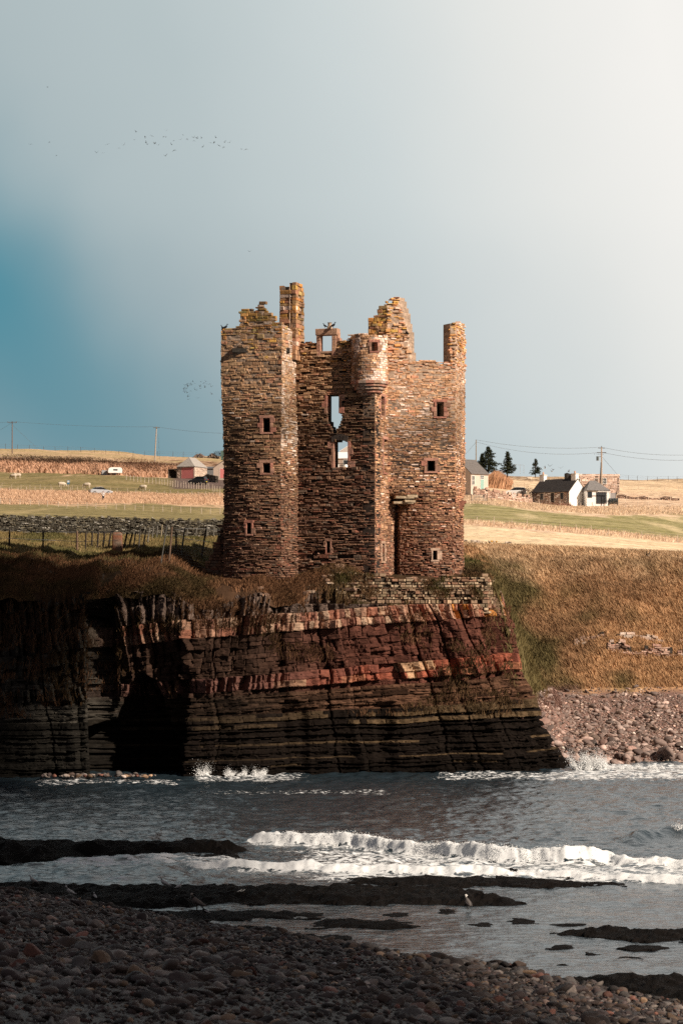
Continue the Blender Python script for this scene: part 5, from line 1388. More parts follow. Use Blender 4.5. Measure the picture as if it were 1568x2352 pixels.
# green container and scrap on the skyline
mb = MB(); mb.box((0, 0, -.3), (6, 2.4, 2.5), (.10, .17, .15))
for k in range(14): mb.box((.2 + k * .42, -.05, 0), (.4 + k * .42, 0, 2.3), (.09, .15, .135))
tag(place(mb.build('shipping_container', M_METAL), P(507, 1053, 840), 0), 'dark green steel container on the skyline left of the castle', 'container')
mb = MB()
for k in range(240):
    a = U(0, 8.5); mb.box((-.3 * U(.3, 1.2), -.2, -.1), (.3 * U(.3, 1.3), .2, .14 + U(0, .3)), np.array([.17, .13, .11]) * U(.4, 1.6), rz=U(0, 3), at=(a, U(-1, 1), U(0, 1) * 1.5 * math.exp(-((a % 4.3 - 2.1) / 1.4) ** 2)))
tag(place(mb.build('scrap_heap', M_WOOD), P(443, 1053, 880)), 'heap of scrap and timber on the skyline behind the garage', 'scrap heap')

# ---------------------------------------------------------------- vehicles
def car(name, label, col, kind='sedan'):
    r = thing(name, label, 'car')
    L, W = 4.35, 1.74
    if kind == 'sedan': prof = [(-2.17, .38, .80), (-2.1, .3, .93), (-1.6, .25, .99), (-.9, .22, .97), (.9, .22, .93), (1.6, .24, .84), (2.1, .3, .68), (2.17, .38, .55)]; cab = [(-1.75, .96, .96), (-1.05, .96, 1.36), (-.2, .95, 1.43), (.35, .94, 1.38), (1.15, .90, .91)]
    else: prof = [(-2.17, .45, 1.0), (-2.12, .38, 1.1), (-1.5, .34, 1.1), (-.6, .3, 1.08), (.9, .3, 1.06), (1.6, .32, 1.0), (2.1, .4, .85), (2.17, .48, .7)]; cab = [(-2.1, 1.08, 1.1), (-1.8, 1.08, 1.62), (-.4, 1.07, 1.70), (.3, 1.06, 1.62), (1.2, 1.03, 1.05)]
    def loft(sec, wf, col, part, mat, parent, ins=.0):
        mb = MB(); n = len(sec); V = []
        for i, (x, a, b) in enumerate(sec):
            w = wf(x, i, n); k = min(.12, (b - a) * .3)
            V += [(x, -w + k * .4, a), (x, -w, a + k), (x, -w, b - k), (x, -w + k, b), (x, w - k, b), (x, w, b - k), (x, w, a + k), (x, w - k * .4, a)]
        q = [[i * 8 + j, i * 8 + (j + 1) % 8, i * 8 + 8 + (j + 1) % 8, i * 8 + 8 + j] for i in range(n - 1) for j in range(8)]
        q += [[0, 3, 2, 1], [0, 7, 4, 3], [7, 6, 5, 4]]; e = (n - 1) * 8
        q += [[e + b for b in (1, 2, 3, 0)], [e + b for b in (3, 4, 7, 0)], [e + b for b in (4, 5, 6, 7)]]
        mb.add(V, q, None, col); return mb.build(part, mat, parent, smooth=False)
    body = loft(prof, lambda x, i, n: W / 2 - (.12 if i in (0, n - 1) else .03 if i in (1, n - 2) else 0), col, 'body', M_CARPAINT, r)
    loft(cab, lambda x, i, n: W / 2 - .12 - .14 * (i in (1, 2, 3)), (.02, .022, .026), 'window_glass', M_GLASS, r)
    rf = [(x, z - .015, z + .045) for x, a, z in cab[1:4]]
    loft(rf, lambda x, i, n: W / 2 - .25, col, 'roof', M_CARPAINT, r)
    for x in (-1.32, 1.32):
        for y in (-W / 2 + .02, W / 2 - .02):
            mb = MB(); mb.tube([(x, y - .11, .31), (x, y + .11, .31)], .31, 14, (.015, .015, .015)); wl = mb.build('wheel', M_CLOTH, r)
            mb = MB(); mb.tube([(x, y - .125, .31), (x, y + .125, .31)], .19, 10, (.35, .35, .36)); mb.build('rim', M_METAL, wl)
    for y in (-.62, .62):
        mb = MB(); z = .62 if kind == 'sedan' else .85; mb.box((2.05, y - .16, z - .06), (2.19, y + .16, z + .06), (.7, .7, .68)); mb.build('headlight', M_GLASS, r)
        mb = MB(); mb.box((-2.2, y - .15, z + .14), (-2.06, y + .15, z + .26), (.30, .02, .02)); mb.build('tail_light', M_GLASS, r)
    mb = MB(); mb.box((-2.22, -.26, .5), (-2.15, .26, .62), (.65, .5, .06)); mb.build('number_plate', M_PAINT, r)
    return r
def on(px, py, YA=280, YB=950):
    """point where a sighting meets the terrain"""
    Y = np.linspace(YA, YB, 2600); x = X(px, Y); yy = HY - (T(x, Y) - EYE) / Y * F
    k = np.argmax(yy <= py); k = k if yy[k] <= py else len(Y) - 1
    return np.array([x[k], Y[k], T(x[k], Y[k])])
p_ = on(231, 1136.5); place(car('parked_car', 'silver saloon car on the roadside above the reeds', (.42, .44, .47)), p_ + (0, 0, .02), R(18))
p_ = on(455, 1113.0); place(car('parked_car', 'dark estate car parked in front of the pink door garage', (.018, .02, .024), 'estate'), p_, R(150))
p_ = on(1184, 1130); place(car('parked_car', 'white car half hidden behind the pinkish dyke', (.80, .80, .78), 'estate'), np.array([X(1184, 540), 540, T(X(1184, 540), 540) + .55]), R(172))
# white caravan
r = thing('caravan', 'white rounded caravan trailer in the brush below the skyline at left', 'caravan')
mb = MB(); mb.prism([(-1.75, .5), (1.75, .5), (1.85, 1.1), (1.7, 1.75), (1.3, 1.95), (-1.1, 1.95), (-1.65, 1.7), (-1.85, 1.0)], -.95, .95, (.82, .82, .80)); b_ = mb.build('body', M_PAINT, r)
mb = MB(); mb.box((-.5, -1.0, 1.1), (.6, -.93, 1.5), (.1, .11, .12)); mb.build('window', M_GLASS, r)
for y in (-.85, .85):
    mb = MB(); mb.tube([(0, y - .1, .3), (0, y + .1, .3)], .3, 12, (.02, .02, .02)); mb.build('wheel', M_CLOTH, r)
mb = MB(); mb.tube([(1.8, 0, .5), (3.0, 0, .45)], .05, 6, (.1, .1, .1)); mb.tube([(2.8, 0, .45), (2.8, 0, .0)], .04, 6, (.1, .1, .1)); mb.build('tow_bar', M_METAL, r)
p_ = on(264, 1091); place(r, p_, R(10), .92)
mb = MB()
for k in range(6): mb.box((k * .3, 0, 0), (k * .3 + .28, 1.6, 1.15), np.array([.36, .37, .38]) * U(.85, 1.1))
tag(place(mb.build('sheet_pen', M_METAL), on(234, 1091), R(8)), 'grey corrugated sheet pen beside the caravan', 'pen')
# barrel tank, table, gate
mb = MB()
for k in range(6): mb.tube([(k * .32, 0, .62), (k * .32 + .27, 0, .62)], .62 if k % 2 else .58, 16, (.025, .035, .038))
mb.box((-.05, -.5, -.3), (.15, .5, .25), (.1, .08, .06)); mb.box((1.7, -.5, -.3), (1.9, .5, .25), (.1, .08, .06))
tag(place(mb.build('oil_tank', M_METAL), np.array([X(1397, 524), 524, Z(1158.5, 524)]), R(-8)), 'black ribbed cylindrical tank lying right of the white cottage', 'tank')
r = thing('picnic_table', 'dark picnic table in front of the glazed doors', 'table')
mb = MB(); mb.box((0, 0, .72), (1.6, .8, .78), (.04, .035, .03)); mb.build('tabletop', M_WOOD, r)
for x in (.15, 1.4):
    mb = MB(); mb.box((x, .1, -.2), (x + .1, .7, .72), (.04, .035, .03)); mb.build('leg', M_WOOD, r)
for y in (-.45, 1.0):
    mb = MB(); mb.box((0, y, .42), (1.6, y + .25, .47), (.04, .035, .03)); mb.build('seat', M_WOOD, r)
place(r, np.array([X(1379, 523), 523, Z(1157.5, 523)]), R(-5))
r = thing('field_gate', 'grey metal field gate below the pale cottage', 'gate')
mb = MB()
for z in (.15, .4, .65, .9, 1.15): mb.tube([(0, 0, z), (2.7, 0, z)], .035, 5, (.42, .42, .41))
mb.tube([(0, 0, .15), (1.35, 0, 1.15), (2.7, 0, .15)], .03, 5, (.42, .42, .41)); mb.build('rail', M_METAL, r)
for x in (-.1, 2.8):
    mb = MB(); mb.tube([(x, 0, -.4), (x, 0, 1.35)], .08, 6, (.2, .16, .13)); mb.build('post', M_WOOD, r)
place(r, on(1083, 1152), R(-12))
mb = MB(); mb.box((-.45, -.1, -.3), (.45, .1, 1.5), (.62, .55, .5), taper=.04); tag(place(mb.build('gate_pier', M_STONE), np.array([X(1180, 515), 515, T(X(1180, 515), 515)])), 'pale upright pier in the pinkish rubble dyke', 'pier')
mb = MB(); mb.box((0, 0, -.3), (1.3, .08, 1.5), (.35, .34, .34)); mb.box((1.3, -.05, -.3), (1.5, .15, 1.75), (.06, .05, .05))
tag(place(mb.build('screen_panel', M_WOOD), on(1400, 1148)), 'grey screen panel with dark post beyond the black tank', 'screen')
# ---------------------------------------------------------------- fences
def fence(label, pts, gap_, hgt, th=.055, wires=2, col=(.42, .36, .29), lean=.04, cat='fence', name='fence', group=None):
    """posts and wires along a polyline of plan points, standing on the ground"""
    pts = np.asarray(pts, float); f0 = path_fn(pts); n = max(2, int(f0.L / gap_) + 1)
    ss = np.linspace(0, f0.L - 1e-3, n) + np.r_[0, rng.normal(0, gap_ * .06, n - 2), 0]
    p, _ = f0(ss, 0 * ss); g = T(p[:, 0], p[:, 1])
    r = thing(name, label, cat, (p[0, 0], p[0, 1], g[0]), group)
    mb = MB(); mb.tube([(0, 0, -.4), (0, 0, hgt * .97), (0, 0, hgt)], [th, th * .92, th * .5], 5, col)
    first = mb.build('post', M_WOOD); first.parent = r; tops = []
    for i in range(n):
        o = first if i == 0 else first.copy()
        if i: COL.objects.link(o)
        o.location = (p[i, 0] - p[0, 0], p[i, 1] - p[0, 1], g[i] - g[0])
        o.rotation_euler = (rng.normal(0, lean), rng.normal(0, lean), 0); o.scale = (1, 1, U(.88, 1.08)); tops.append((p[i, 0], p[i, 1], g[i]))
    if wires:
        mb = MB(); tp = np.array(tops)
        for k in range(wires): mb.tube(tp + np.array([0, 0, hgt * (.92 - .33 * k)]), .010 if p[0, 1] < 260 else .016, 3, (.2, .18, .16), cap=False)
        mb.build('wire', M_METAL, r)
    return r
def line(*pp): return [(on(a, b)[0], on(a, b)[1]) for a, b in pp]
WOODP = (.50, .42, .34)
def yline(px_list, Y): return [(X(p, Y), Y) for p in px_list]
fence('thin dark posts of the fence on the left skyline', yline([-20, 260, 510], 880), 4.1, 1.75, .06, 2, (.10, .085, .075))
fence('pale posts of the upper fence above the dark brush at left', [(X(-20, 735), 735), (X(250, 720), 720), (X(430, 700), 700)], 2.6, 1.35, .075, 2, WOODP)
fence('post and wire fence below the caravan and garage yard', line((290, 1102), (365, 1112), (430, 1121), (505, 1132)), 1.65, 1.3, .075, 2, WOODP)
fence('roadside fence along the top of the reed band at left', line((-20, 1129), (150, 1131), (330, 1136), (505, 1142)), 1.75, 1.15, .06, 2, WOODP)
fence('lower fence along the foot of the reed band at left', [(X(-20, 436), 436), (X(250, 436), 436), (X(505, 436), 436)], 1.5, 1.0, .055, 2, WOODP)
fence('faint fence beside the grazing sheep at left', line((-20, 1122), (100, 1124), (190, 1126)), 2.2, 1.1, .05, 1, (.45, .38, .3))
fence('dark posts on the right skyline', yline([1418, 1580], 845), 2.95, 1.7, .06, 2, (.12, .10, .09))
fence('fence in the pale margin between the right fields', [(X(1062, 338), 338), (X(1320, 332), 332), (X(1590, 326), 326)], 2.1, .95, .045, 2, (.62, .52, .42))
fence('fence in front of the white cottage garden', [(X(1212, 516), 516), (X(1350, 512), 512), (X(1590, 512), 512)], 2.1, 1.15, .07, 2, (.62, .50, .40))
fence('fence across the rough field right of the cottage', [(X(1415, 572), 572), (X(1590, 572), 572)], 2.3, 1.3, .07, 2, (.62, .5, .4))
fence('upper fence on the pale hillside at far right', [(X(1430, 690), 690), (X(1590, 690), 690)], 3.2, 1.3, .07, 2, (.6, .5, .4))
fence('old posts on the green knoll behind the cottage', [(X(1262, 742), 742), (X(1308, 742), 742)], .95, 2.0, .06, 0, (.22, .16, .12), lean=.12)
fence('fence posts below the spruce trees', [(X(1130, 600), 600), (X(1255, 606), 606)], 2.6, 1.5, .08, 2, (.55, .44, .33))
# cliff top fence and netting by the castle
def single_posts(name, label, lst, cat, col, r_, Yb=None, wires=()):
    g0 = lst[0]; rt_ = None
    for (xt, yt, xb, yb, th, cc) in lst:
        Y = Yb(xb, yb)
        b = P(xb, yb, Y); b[2] = float(T(b[0], b[1])) - .2; t = P(xt, yt, Y)
        if rt_ is None: rt_ = thing(name, label, cat, b)
        mb = MB(); mb.tube([b, t - (t - b) * .03, t], [th, th * .95, th * .6], 6, cc); mb.build('post', M_WOOD, rt_)
    for w_ in wires:
        mb = MB(); mb.tube([P(a, b, Yb(a, b + 40)) for a, b in w_], .018, 4, (.10, .10, .10)); mb.build('wire', M_METAL, rt_)
    return rt_
def Ynear(px, py):
    Y = np.linspace(182, 211, 600); x = X(px, Y); yy = HY - (T(x, Y) - EYE) / Y * F
    k = np.argmax(yy <= py); return float(Y[k] if yy[k] <= py else 211.0)
def z1(u, v): return (u * .332, 1148.4 + v * .332)
def zp(u0, v0, u1, v1, th, c): a, b = z1(u0, v0), z1(u1, v1); return (a[0], a[1], b[0], b[1], th, c)
BK, BR, GR = (.045, .036, .03), (.15, .10, .07), (.16, .15, .13)
single_posts('fence', 'dark wooden post and wire fence along the left cliff top', [zp(68, 185, 62, 325, .075, BK), zp(298, 215, 298, 335, .075, BK), zp(533, 215, 533, 348, .1, BR), zp(595, 225, 590, 340, .07, BK), zp(640, 215, 632, 325, .07, BK), zp(682, 205, 672, 330, .08, BK), zp(725, 215, 710, 330, .08, BK), zp(768, 220, 748, 328, .08, BK), zp(880, 225, 852, 338, .08, BK), zp(918, 225, 885, 330, .07, BK), zp(940, 215, 920, 325, .06, GR), zp(970, 195, 958, 338, .06, GR), zp(1010, 205, 988, 325, .06, GR)], 'fence', BK, 0, Ynear, [[(-20, 1213), (100, 1222), (177, 1222), (270, 1222)], [(-20, 1235), (100, 1240), (177, 1244), (270, 1242)]])
single_posts('fence', 'pale posts running back from the standing stone to the dyke', [zp(1035, 190, 1018, 300, .06, GR), zp(1062, 185, 1050, 270, .055, GR), zp(1090, 180, 1082, 262, .05, GR), zp(1122, 170, 1112, 262, .06, (.3, .25, .17)), zp(1298, 200, 1288, 262, .05, GR), zp(1360, 190, 1352, 255, .05, GR), zp(1435, 170, 1428, 250, .05, GR), zp(1480, 180, 1476, 250, .05, GR)], 'fence', GR, 0, Ynear)
mf = single_posts('mesh_fence', 'leaning metal mesh fence panels beside the left tower', [zp(1155, 172, 1108, 455, .045, (.13, .13, .12)), zp(1190, 185, 1168, 425, .075, BR), zp(1218, 220, 1218, 375, .075, BK), zp(1278, 195, 1250, 390, .06, (.10, .095, .085)), zp(1425, 200, 1390, 402, .075, BK), zp(1540, 295, 1512, 505, .045, (.13, .13, .12))], 'fence', BK, 0, Ynear,
                  [[z1(1150, 212), z1(1280, 198), z1(1425, 200), z1(1530, 212)], [z1(1178, 245), z1(1300, 270), z1(1430, 288), z1(1540, 298)]])
mb = MB()
for u in range(1165, 1540, 11):
    a, b = z1(u, 250 + (u - 1165) * .13), z1(u - 28, 420 + (u - 1165) * .2)
    Y = 189.0
    mb.tube([P(a[0], a[1], Y), P(b[0], b[1], Y)], .006, 3, (.16, .16, .15), cap=False)
for k in range(9):
    a, b = z1(1170 - k * 4, 262 + k * 20), z1(1540 - k * 3, 308 + k * 22)
    mb.tube([P(a[0], a[1], 189.0), P(b[0], b[1], 189.0)], .006, 3, (.16, .16, .15), cap=False)
mb.build('mesh', M_METAL, mf)
# rusty pillar stone
a, b = z1(815, 222), z1(812, 355); Yp = Ynear(b[0], b[1])
mb = MB(); w = 35 * .332 / F * Yp
D, Fc = ico_dirs(3); V = D.copy(); V = np.sign(V) * np.abs(V) ** .35
V = V * np.array([w, w * .75, (b[1] - a[1]) / F * Yp / 2 + .1]) * (.93 + .14 * fbm(D[:, 0] * 2, D[:, 1] * 2, D[:, 2] * 3, seed=5))[:, None]
V[:, 2] += V[:, 2].max() - .2
cc = np.array([.22, .085, .045]) * (1 - sst(.4, .6, fbm(D[:, 0] * 3, D[:, 1] * 3, D[:, 2] * 4, seed=6)))[:, None] + np.array([.17, .13, .10]) * sst(.4, .6, fbm(D[:, 0] * 3, D[:, 1] * 3, D[:, 2] * 4, seed=6))[:, None]
mb.add(V, None, Fc, cc); tag(place(mb.build('standing_stone', M_STONE, smooth=True), P(b[0], b[1], Yp)), 'thick rust coloured pillar stone in the cliff top fence line', 'pillar')
# blue waymark sign by the road
r = thing('sign_post', 'small blue and white sign on a post beside the roadside fence', 'sign')
mb = MB(); mb.tube([(0, 0, -.3), (0, 0, 2.3)], .06, 6, (.4, .36, .3)); mb.build('post', M_WOOD, r)
mb = MB(); mb.box((-.25, -.1, 1.6), (.25, -.06, 2.4), (.05, .16, .28)); mb.box((-.2, -.115, 1.95), (.2, -.1, 2.3), (.6, .65, .68)); mb.build('panel', M_PAINT, r)
place(r, on(157, 1131))

# ---------------------------------------------------------------- power poles and lines
PT = {}
def pole(key, label, px, yt, yb, Y, arm=True, r_=.15, lean=0, col=(.30, .25, .20), extra=None):
    b = P(px - lean, yb, Y); t = P(px, yt, Y)
    r = thing('power_pole', label, 'power pole', b)
    mb = MB(); mb.tube([b - (0, 0, 1), t], [r_, r_ * .7], 8, col); mb.build('pole', M_WOOD, r)
    if arm:
        mb = MB(); mb.box((-1.35, -.07, -.07), (1.35, .07, .07), (.12, .10, .085), at=t - (0, .15, .35)); a_ = mb.build('crossarm', M_WOOD, r)
        for x in (-1.25, 0, 1.25):
            mb = MB(); mb.tube([t + (x, -.15, -.3), t + (x, -.15, .0), t + (x, -.15, .12)], [.05, .1, .04], 6, (.1, .08, .08)); mb.build('insulator', M_METAL, a_)
    PT[key] = t; return r
pole('a', 'wooden power pole with crossarm at far left skyline', 28, 968, 1034, 800, r_=.17, col=(.16, .12, .10))
pole('b', 'leaning pale power pole above the caravan', 359.5, 980, 1060, 760, False, .2, lean=4.5, col=(.42, .35, .28))
mb = MB(); mb.box((-.9, -.07, -.07), (.9, .07, .07), (.14, .12, .1), at=PT['b'] - (0, .2, .3)); mb.build('crossarm', M_WOOD, bpy.data.objects['power_pole.001'])
pole('c', 'slim wooden pole behind the pale cottage', 1093, 1010, 1056, 640, False, .13, col=(.26, .22, .17))
pd = pole('d', 'tall power pole with transformer right of the white cottage', 1381, 1027, 1120, 575, False, .2, col=(.46, .38, .31))
t = PT['d']; mb = MB()
mb.box((-.12, -.05, 0), (.12, .05, 0.1), (.1, .1, .1), at=t); mb.tube([t, t + (0, 0, .3)], .05, 5, (.1, .1, .1)); mb.box((-.75, -.06, .25), (.75, .06, .35), (.10, .09, .08), at=t - (0, 0, .5)); mb.box((-1.0, -.08, -1.25), (1.0, .08, -1.1), (.10, .09, .08), at=t); mb.build('crossarm', M_WOOD, pd)
mb = MB(); mb.tube([t + (-.85, -.2, -2.9), t + (-.85, -.2, -2.0)], .3, 10, (.10, .13, .14)); mb.box((-.9, -.06, -2.1), (0, .06, -2.0), (.1, .1, .1), at=t); mb.build('transformer', M_METAL, pd)
mb = MB(); mb.tube([P(1377, 1120, 573), P(1380, 1062, 574)], .12, 6, (.06, .05, .045)); mb.build('brace_pole', M_WOOD, pd)
def wire(label, a, b, sag=.6, r_=.028, cat='power line'):
    a, b = np.array(a, float), np.array(b, float); k = np.linspace(0, 1, 24)
    p = a + (b - a) * k[:, None]; p[:, 2] -= sag * 4 * k * (1 - k)
    mb = MB(); mb.tube(p, r_, 3, (.09, .09, .09), cap=False); o = mb.build('power_line', M_METAL); return tag(o, label, cat)
wire('wire from the far left pole to the leaning pole', PT['a'], PT['b'], .5)
wire('wire running off left from the far left pole', P(-60, 970, 805), PT['a'], .3)
wire('sloping wires dropping left of the far left pole', P(-40, 1000, 800), PT['a'] - (0, 0, .3), .6)
wire('wire from the leaning pole towards the castle', PT['b'], P(560, 996, 720), .5)
wire('stay wire slanting right from the far left pole', PT['a'] - (0, 0, 1.0), P(88, 1031, 800), 0)
wire('stay wire hanging beside the leaning pole', PT['b'] - (-.4, 0, 2.0), P(367, 1058, 760), 0)
wire('upper wire from the slim pole to the transformer pole', PT['c'], PT['d'], .9)
wire('lower wire from the slim pole to the transformer pole', PT['c'] - (0, 0, .5), PT['d'] - (0, 0, 1.1), 1.4)
wire('upper wire leaving right from the transformer pole', PT['d'], P(1640, 1040, 560), 1.0)
wire('lower wire leaving right from the transformer pole', PT['d'] - (0, 0, 1.1), P(1640, 1052, 560), 1.0)
wire('stay wire slanting right from the transformer pole', PT['d'] - (0, 0, 2.0), P(1425, 1098, 580), 0)
wire('stay wire slanting left from the slim pole', PT['c'] - (0, 0, .6), P(1066, 1046, 640), 0)
# goal-like grey frame among the trees
mb = MB(); mb.tube([(-1.1, 0, 0), (-1.1, 0, 2.3), (1.1, 0, 2.2), (1.1, 0, 0)], .035, 4, (.35, .36, .37)); mb.tube([(.2, 0, 0), (.2, 0, 2.25)], .03, 4, (.35, .36, .37))
tag(place(mb.build('metal_frame', M_METAL), np.array([X(1192, 640), 640, Z(1089, 640)])), 'thin grey metal frame between the two smaller spruces', 'frame')

# ---------------------------------------------------------------- trees, reeds, bushes
def spruce(label, px, yt, yb, Y, wid, seed, sparse=0.0, lean=0.0):
    r = np.random.default_rng(seed); b = P(px, yb, Y); Hh = (yb - yt) / F * Y; W = wid / F * Y / 2
    root = thing('spruce_tree', label, 'tree', b)
    mb = MB(); mb.tube([b - (0, 0, .5), b + (lean * Hh * .5, 0, Hh * .55), b + (lean * Hh, 0, Hh)], [.05 * Hh * .6, .03 * Hh, .02], 6, (.075, .055, .045)); mb.build('trunk', M_WOOD, root)
    V, col = [], []
    nl = int(9 + Hh * 1.6)
    for i in range(nl):
        f = (i + .5) / nl; zl = Hh * (.08 + .92 * f); rad = W * (1 - f) ** .8 * r.uniform(.75, 1.15) + .10
        for j in range(r.integers(6, 10)):
            if r.uniform() < sparse: continue
            a = r.uniform(0, 6.28); L_ = rad * r.uniform(.55, 1.2); up = r.uniform(-.1, .28)
            m = int(14 + L_ * 26)
            for k in range(m):
                t_ = r.uniform(.12, 1) ; c = b + np.array([lean * zl + math.cos(a) * L_ * t_, math.sin(a) * L_ * t_, zl + L_ * (up * t_ - .16 * t_ * t_)])
                c = c + r.normal(0, 1, 3) * np.array([.12, .12, .07]) * (1.15 - t_) * 1.4
                s = r.uniform(.12, .32); d1 = r.normal(size=3); d1 /= np.linalg.norm(d1); d2 = r.normal(size=3); d2 /= np.linalg.norm(d2)
                V.append([c, c + d1 * s, c + d2 * s * .8]); col.append(np.array([.030, .036, .022]) * r.uniform(.6, 1.7))
    V = np.array(V); n = len(V); mb = MB(); mb.add(V.reshape(-1, 3), None, np.arange(n * 3).reshape(n, 3), np.repeat(np.array(col), 3, 0)); mb.build('crown', M_NEEDLE, root)
    return root
spruce('broad dark spruce behind the reeds, largest of the trees', 1121, 1026, 1090, 610, 66, 1)
spruce('bushy lower spruce leaning out left of the largest one', 1107, 1042, 1088, 612, 26, 11)
spruce('narrow layered spruce standing right of the reeds', 1165, 1037, 1092, 600, 44, 2, .12)
spruce('small windswept spruce above the white cottage chimney', 1229, 1055, 1092, 610, 32, 3, .4, .03)
n = 5200
xx = rng.uniform(1108, 1172, n); YY = rng.uniform(590, 606, n); x_ = X(xx, YY)
blades('pampas_reeds', 'tall pale orange reeds below the spruce trees', x_, YY, np.interp(xx, [1108, 1130, 1150, 1172], [2.6, 4.2, 3.2, 1.9]) * rng.uniform(.5, 1.0, n), .16, np.array([.56, .32, .19]) * np.ones((n, 1)), lean=(.30, 0), bend=.12)
def bush(label, px, py, Y, w, h, col, seed, nleaf=900, name='bush'):
    r = np.random.default_rng(seed); b = P(px, py, Y); root = thing(name, label, 'bush', b)
    mb = MB()
    for k in range(5): mb.tube([b - (0, 0, .2), b + (r.normal(0, w * .22), r.normal(0, .3), h * r.uniform(.5, .8))], [.06, .02], 4, (.08, .06, .05))
    mb.build('stem', M_WOOD, root)
    u = r.normal(size=(nleaf, 3)); u /= np.linalg.norm(u, axis=1)[:, None]; q = r.uniform(.35, 1, nleaf) ** .5
    c = b + np.array([0, 0, h * .45]) + u * q[:, None] * np.array([w / 2, w / 2.5, h * .55]) * (.6 + .8 * fbm(u[:, 0] * 2, u[:, 1] * 2, u[:, 2] * 2, seed=seed))[:, None]
    c[:, 2] = np.maximum(c[:, 2], b[2]); s = r.uniform(.08, .24, (nleaf, 1))
    d1, d2 = r.normal(size=(nleaf, 3)), r.normal(size=(nleaf, 3)); V = np.stack([c, c + d1 * s * .6, c + d2 * s * .6], 1)
    mb = MB(); mb.add(V.reshape(-1, 3), None, np.arange(nleaf * 3).reshape(-1, 3), np.repeat(np.array(col) * r.uniform(.5, 1.5, (nleaf, 1)), 3, 0)); mb.build('foliage', M_NEEDLE, root)
bush('dark evergreen bush against the left end of the stone front cottage', 1211, 1156, 532, 3.6, 3.3, (.055, .040, .036), 21, 1600)
bush('rounded dark bush on the skyline beside the container', 499, 1052, 842, 3.2, 2.3, (.03, .035, .025), 22, 700)
bush('bare brown bush by the caravan with crossed branches', 215, 1090, 640, 3.0, 3.0, (.10, .065, .045), 23, 260)
bush('low brown bramble heap in front of the garden fence', 1262, 1166, 512, 4.5, 1.1, (.28, .16, .11), 24, 600)
bush('spread of reddish bramble left of the cottage gable', 1292, 1167, 512, 4.0, 1.0, (.32, .18, .13), 25, 600)
for i, (px, py, Y, w, h) in enumerate([(40, 1062, 700, 14, 2.2), (95, 1063, 700, 13, 2.0), (150, 1066, 695, 14, 2.2), (205, 1070, 690, 13, 2.4), (290, 1078, 675, 11, 3.0), (325, 1080, 665, 11, 3.0), (362, 1084, 655, 10, 2.6)]):
    bush(['dark heather clump at the far left of the hillside bank', 'dark heather clump second from the left on the bank', 'dark brush clump in the middle of the left hillside bank', 'dark brush clump just left of the caravan', 'brown bracken clump just right of the caravan', 'rusty bracken clump midway between caravan and lean-to', 'brown bracken clump beside the lean-to'][i], px, py, Y, w, h, (.065, .042, .028) if i < 4 else (.15, .08, .05), 30 + i, 2400, 'brush')
# ---------------------------------------------------------------- animals and people
_cm = {}
def cmat(col, rough=.95, bump=.3):
    k = tuple(round(float(c), 3) for c in col)
    if k not in _cm:
        m, nt, b = newmat('coat'); L = nt.links.new
        tc = node(nt, 'ShaderNodeTexCoord'); n_ = node(nt, 'ShaderNodeTexNoise', i_Scale=9.0, i_Detail=4.0); L(tc.outputs['Object'], n_.inputs['Vector'])
        r_ = node(nt, 'ShaderNodeValToRGB'); e = r_.color_ramp.elements
        e[0].position, e[1].position = .3, .7
        e[0].color = tuple(c * .75 for c in col) + (1,); e[1].color = tuple(min(1, c * 1.15) for c in col) + (1,)
        L(n_.outputs['Fac'], r_.inputs[0]); L(r_.outputs[0], b.inputs['Base Color']); b.inputs['Roughness'].default_value = rough
        bp = node(nt, 'ShaderNodeBump', i_Strength=bump, i_Distance=.02); L(n_.outputs['Fac'], bp.inputs['Height']); L(bp.outputs[0], b.inputs['Normal'])
        _cm[k] = m
    return _cm[k]
def remesh(o, vox=.04, smooth=2):
    m = o.modifiers.new('join', 'REMESH'); m.mode = 'VOXEL'; m.voxel_size = vox; m.use_smooth_shade = True
    if smooth: s_ = o.modifiers.new('soften', 'SMOOTH'); s_.iterations = smooth; s_.factor = .5
    return o
def sheep(label, graze=True):
    c = (.62, .53, .42); r = thing('sheep', label, 'sheep', group='sheep grazing in the fields')
    mb = MB(); mb.tube([(-.62, 0, .62), (-.55, 0, .66), (-.3, 0, .68), (.1, 0, .66), (.42, 0, .68), (.58, 0, .72)], [.10, .26, .33, .34, .30, .16], 12, c)
    if graze: mb.tube([(.48, 0, .74), (.72, 0, .56), (.86, 0, .30), (.90, 0, .16)], [.20, .14, .10, .05], 9, c)
    else: mb.tube([(.46, 0, .76), (.66, 0, .98), (.80, 0, 1.02), (.98, 0, .94)], [.20, .14, .12, .06], 9, c)
    for x in (-.42, .36):
        for y in (-.15, .15): mb.tube([(x, y, .5), (x + .02, y, .28), (x - .01, y, .24), (x, y, 0)], [.11, .065, .05, .05], 7, c)
    mb.tube([(-.6, 0, .72), (-.68, 0, .55)], [.07, .04], 6, c)
    remesh(mb.build('body', cmat(c), r), .035)
    hx = (.88, 0, .24) if graze else (.92, 0, .98)
    for y in (-1, 1):
        mb = MB(); mb.tube([(hx[0] - .08, y * .07, hx[2] + .08), (hx[0] - .12, y * .19, hx[2] + .07)], [.035, .015], 5, (.5, .4, .32)); mb.build('ear', M_WOOL, r)
    return r
for (px, py, rz, g, lb) in [(41, 1098.5, 180, False, 'cream sheep walking left, right one of the pair at far left'), (31, 1100, 160, True, 'grazing sheep, left one of the pair at far left'), (142, 1119.5, 10, True, 'cream sheep grazing left of the blue sign'), (200, 1121.5, 165, True, 'cream sheep grazing above the silver car'), (329, 1126.5, 160, True, 'cream sheep standing alone right of the silver car'), (1215, 1102, 0, False, 'pale sheep in the straw field below the small spruce')]:
    place(sheep(lb, g), on(px, py, 500, 760), R(rz), 1.15)
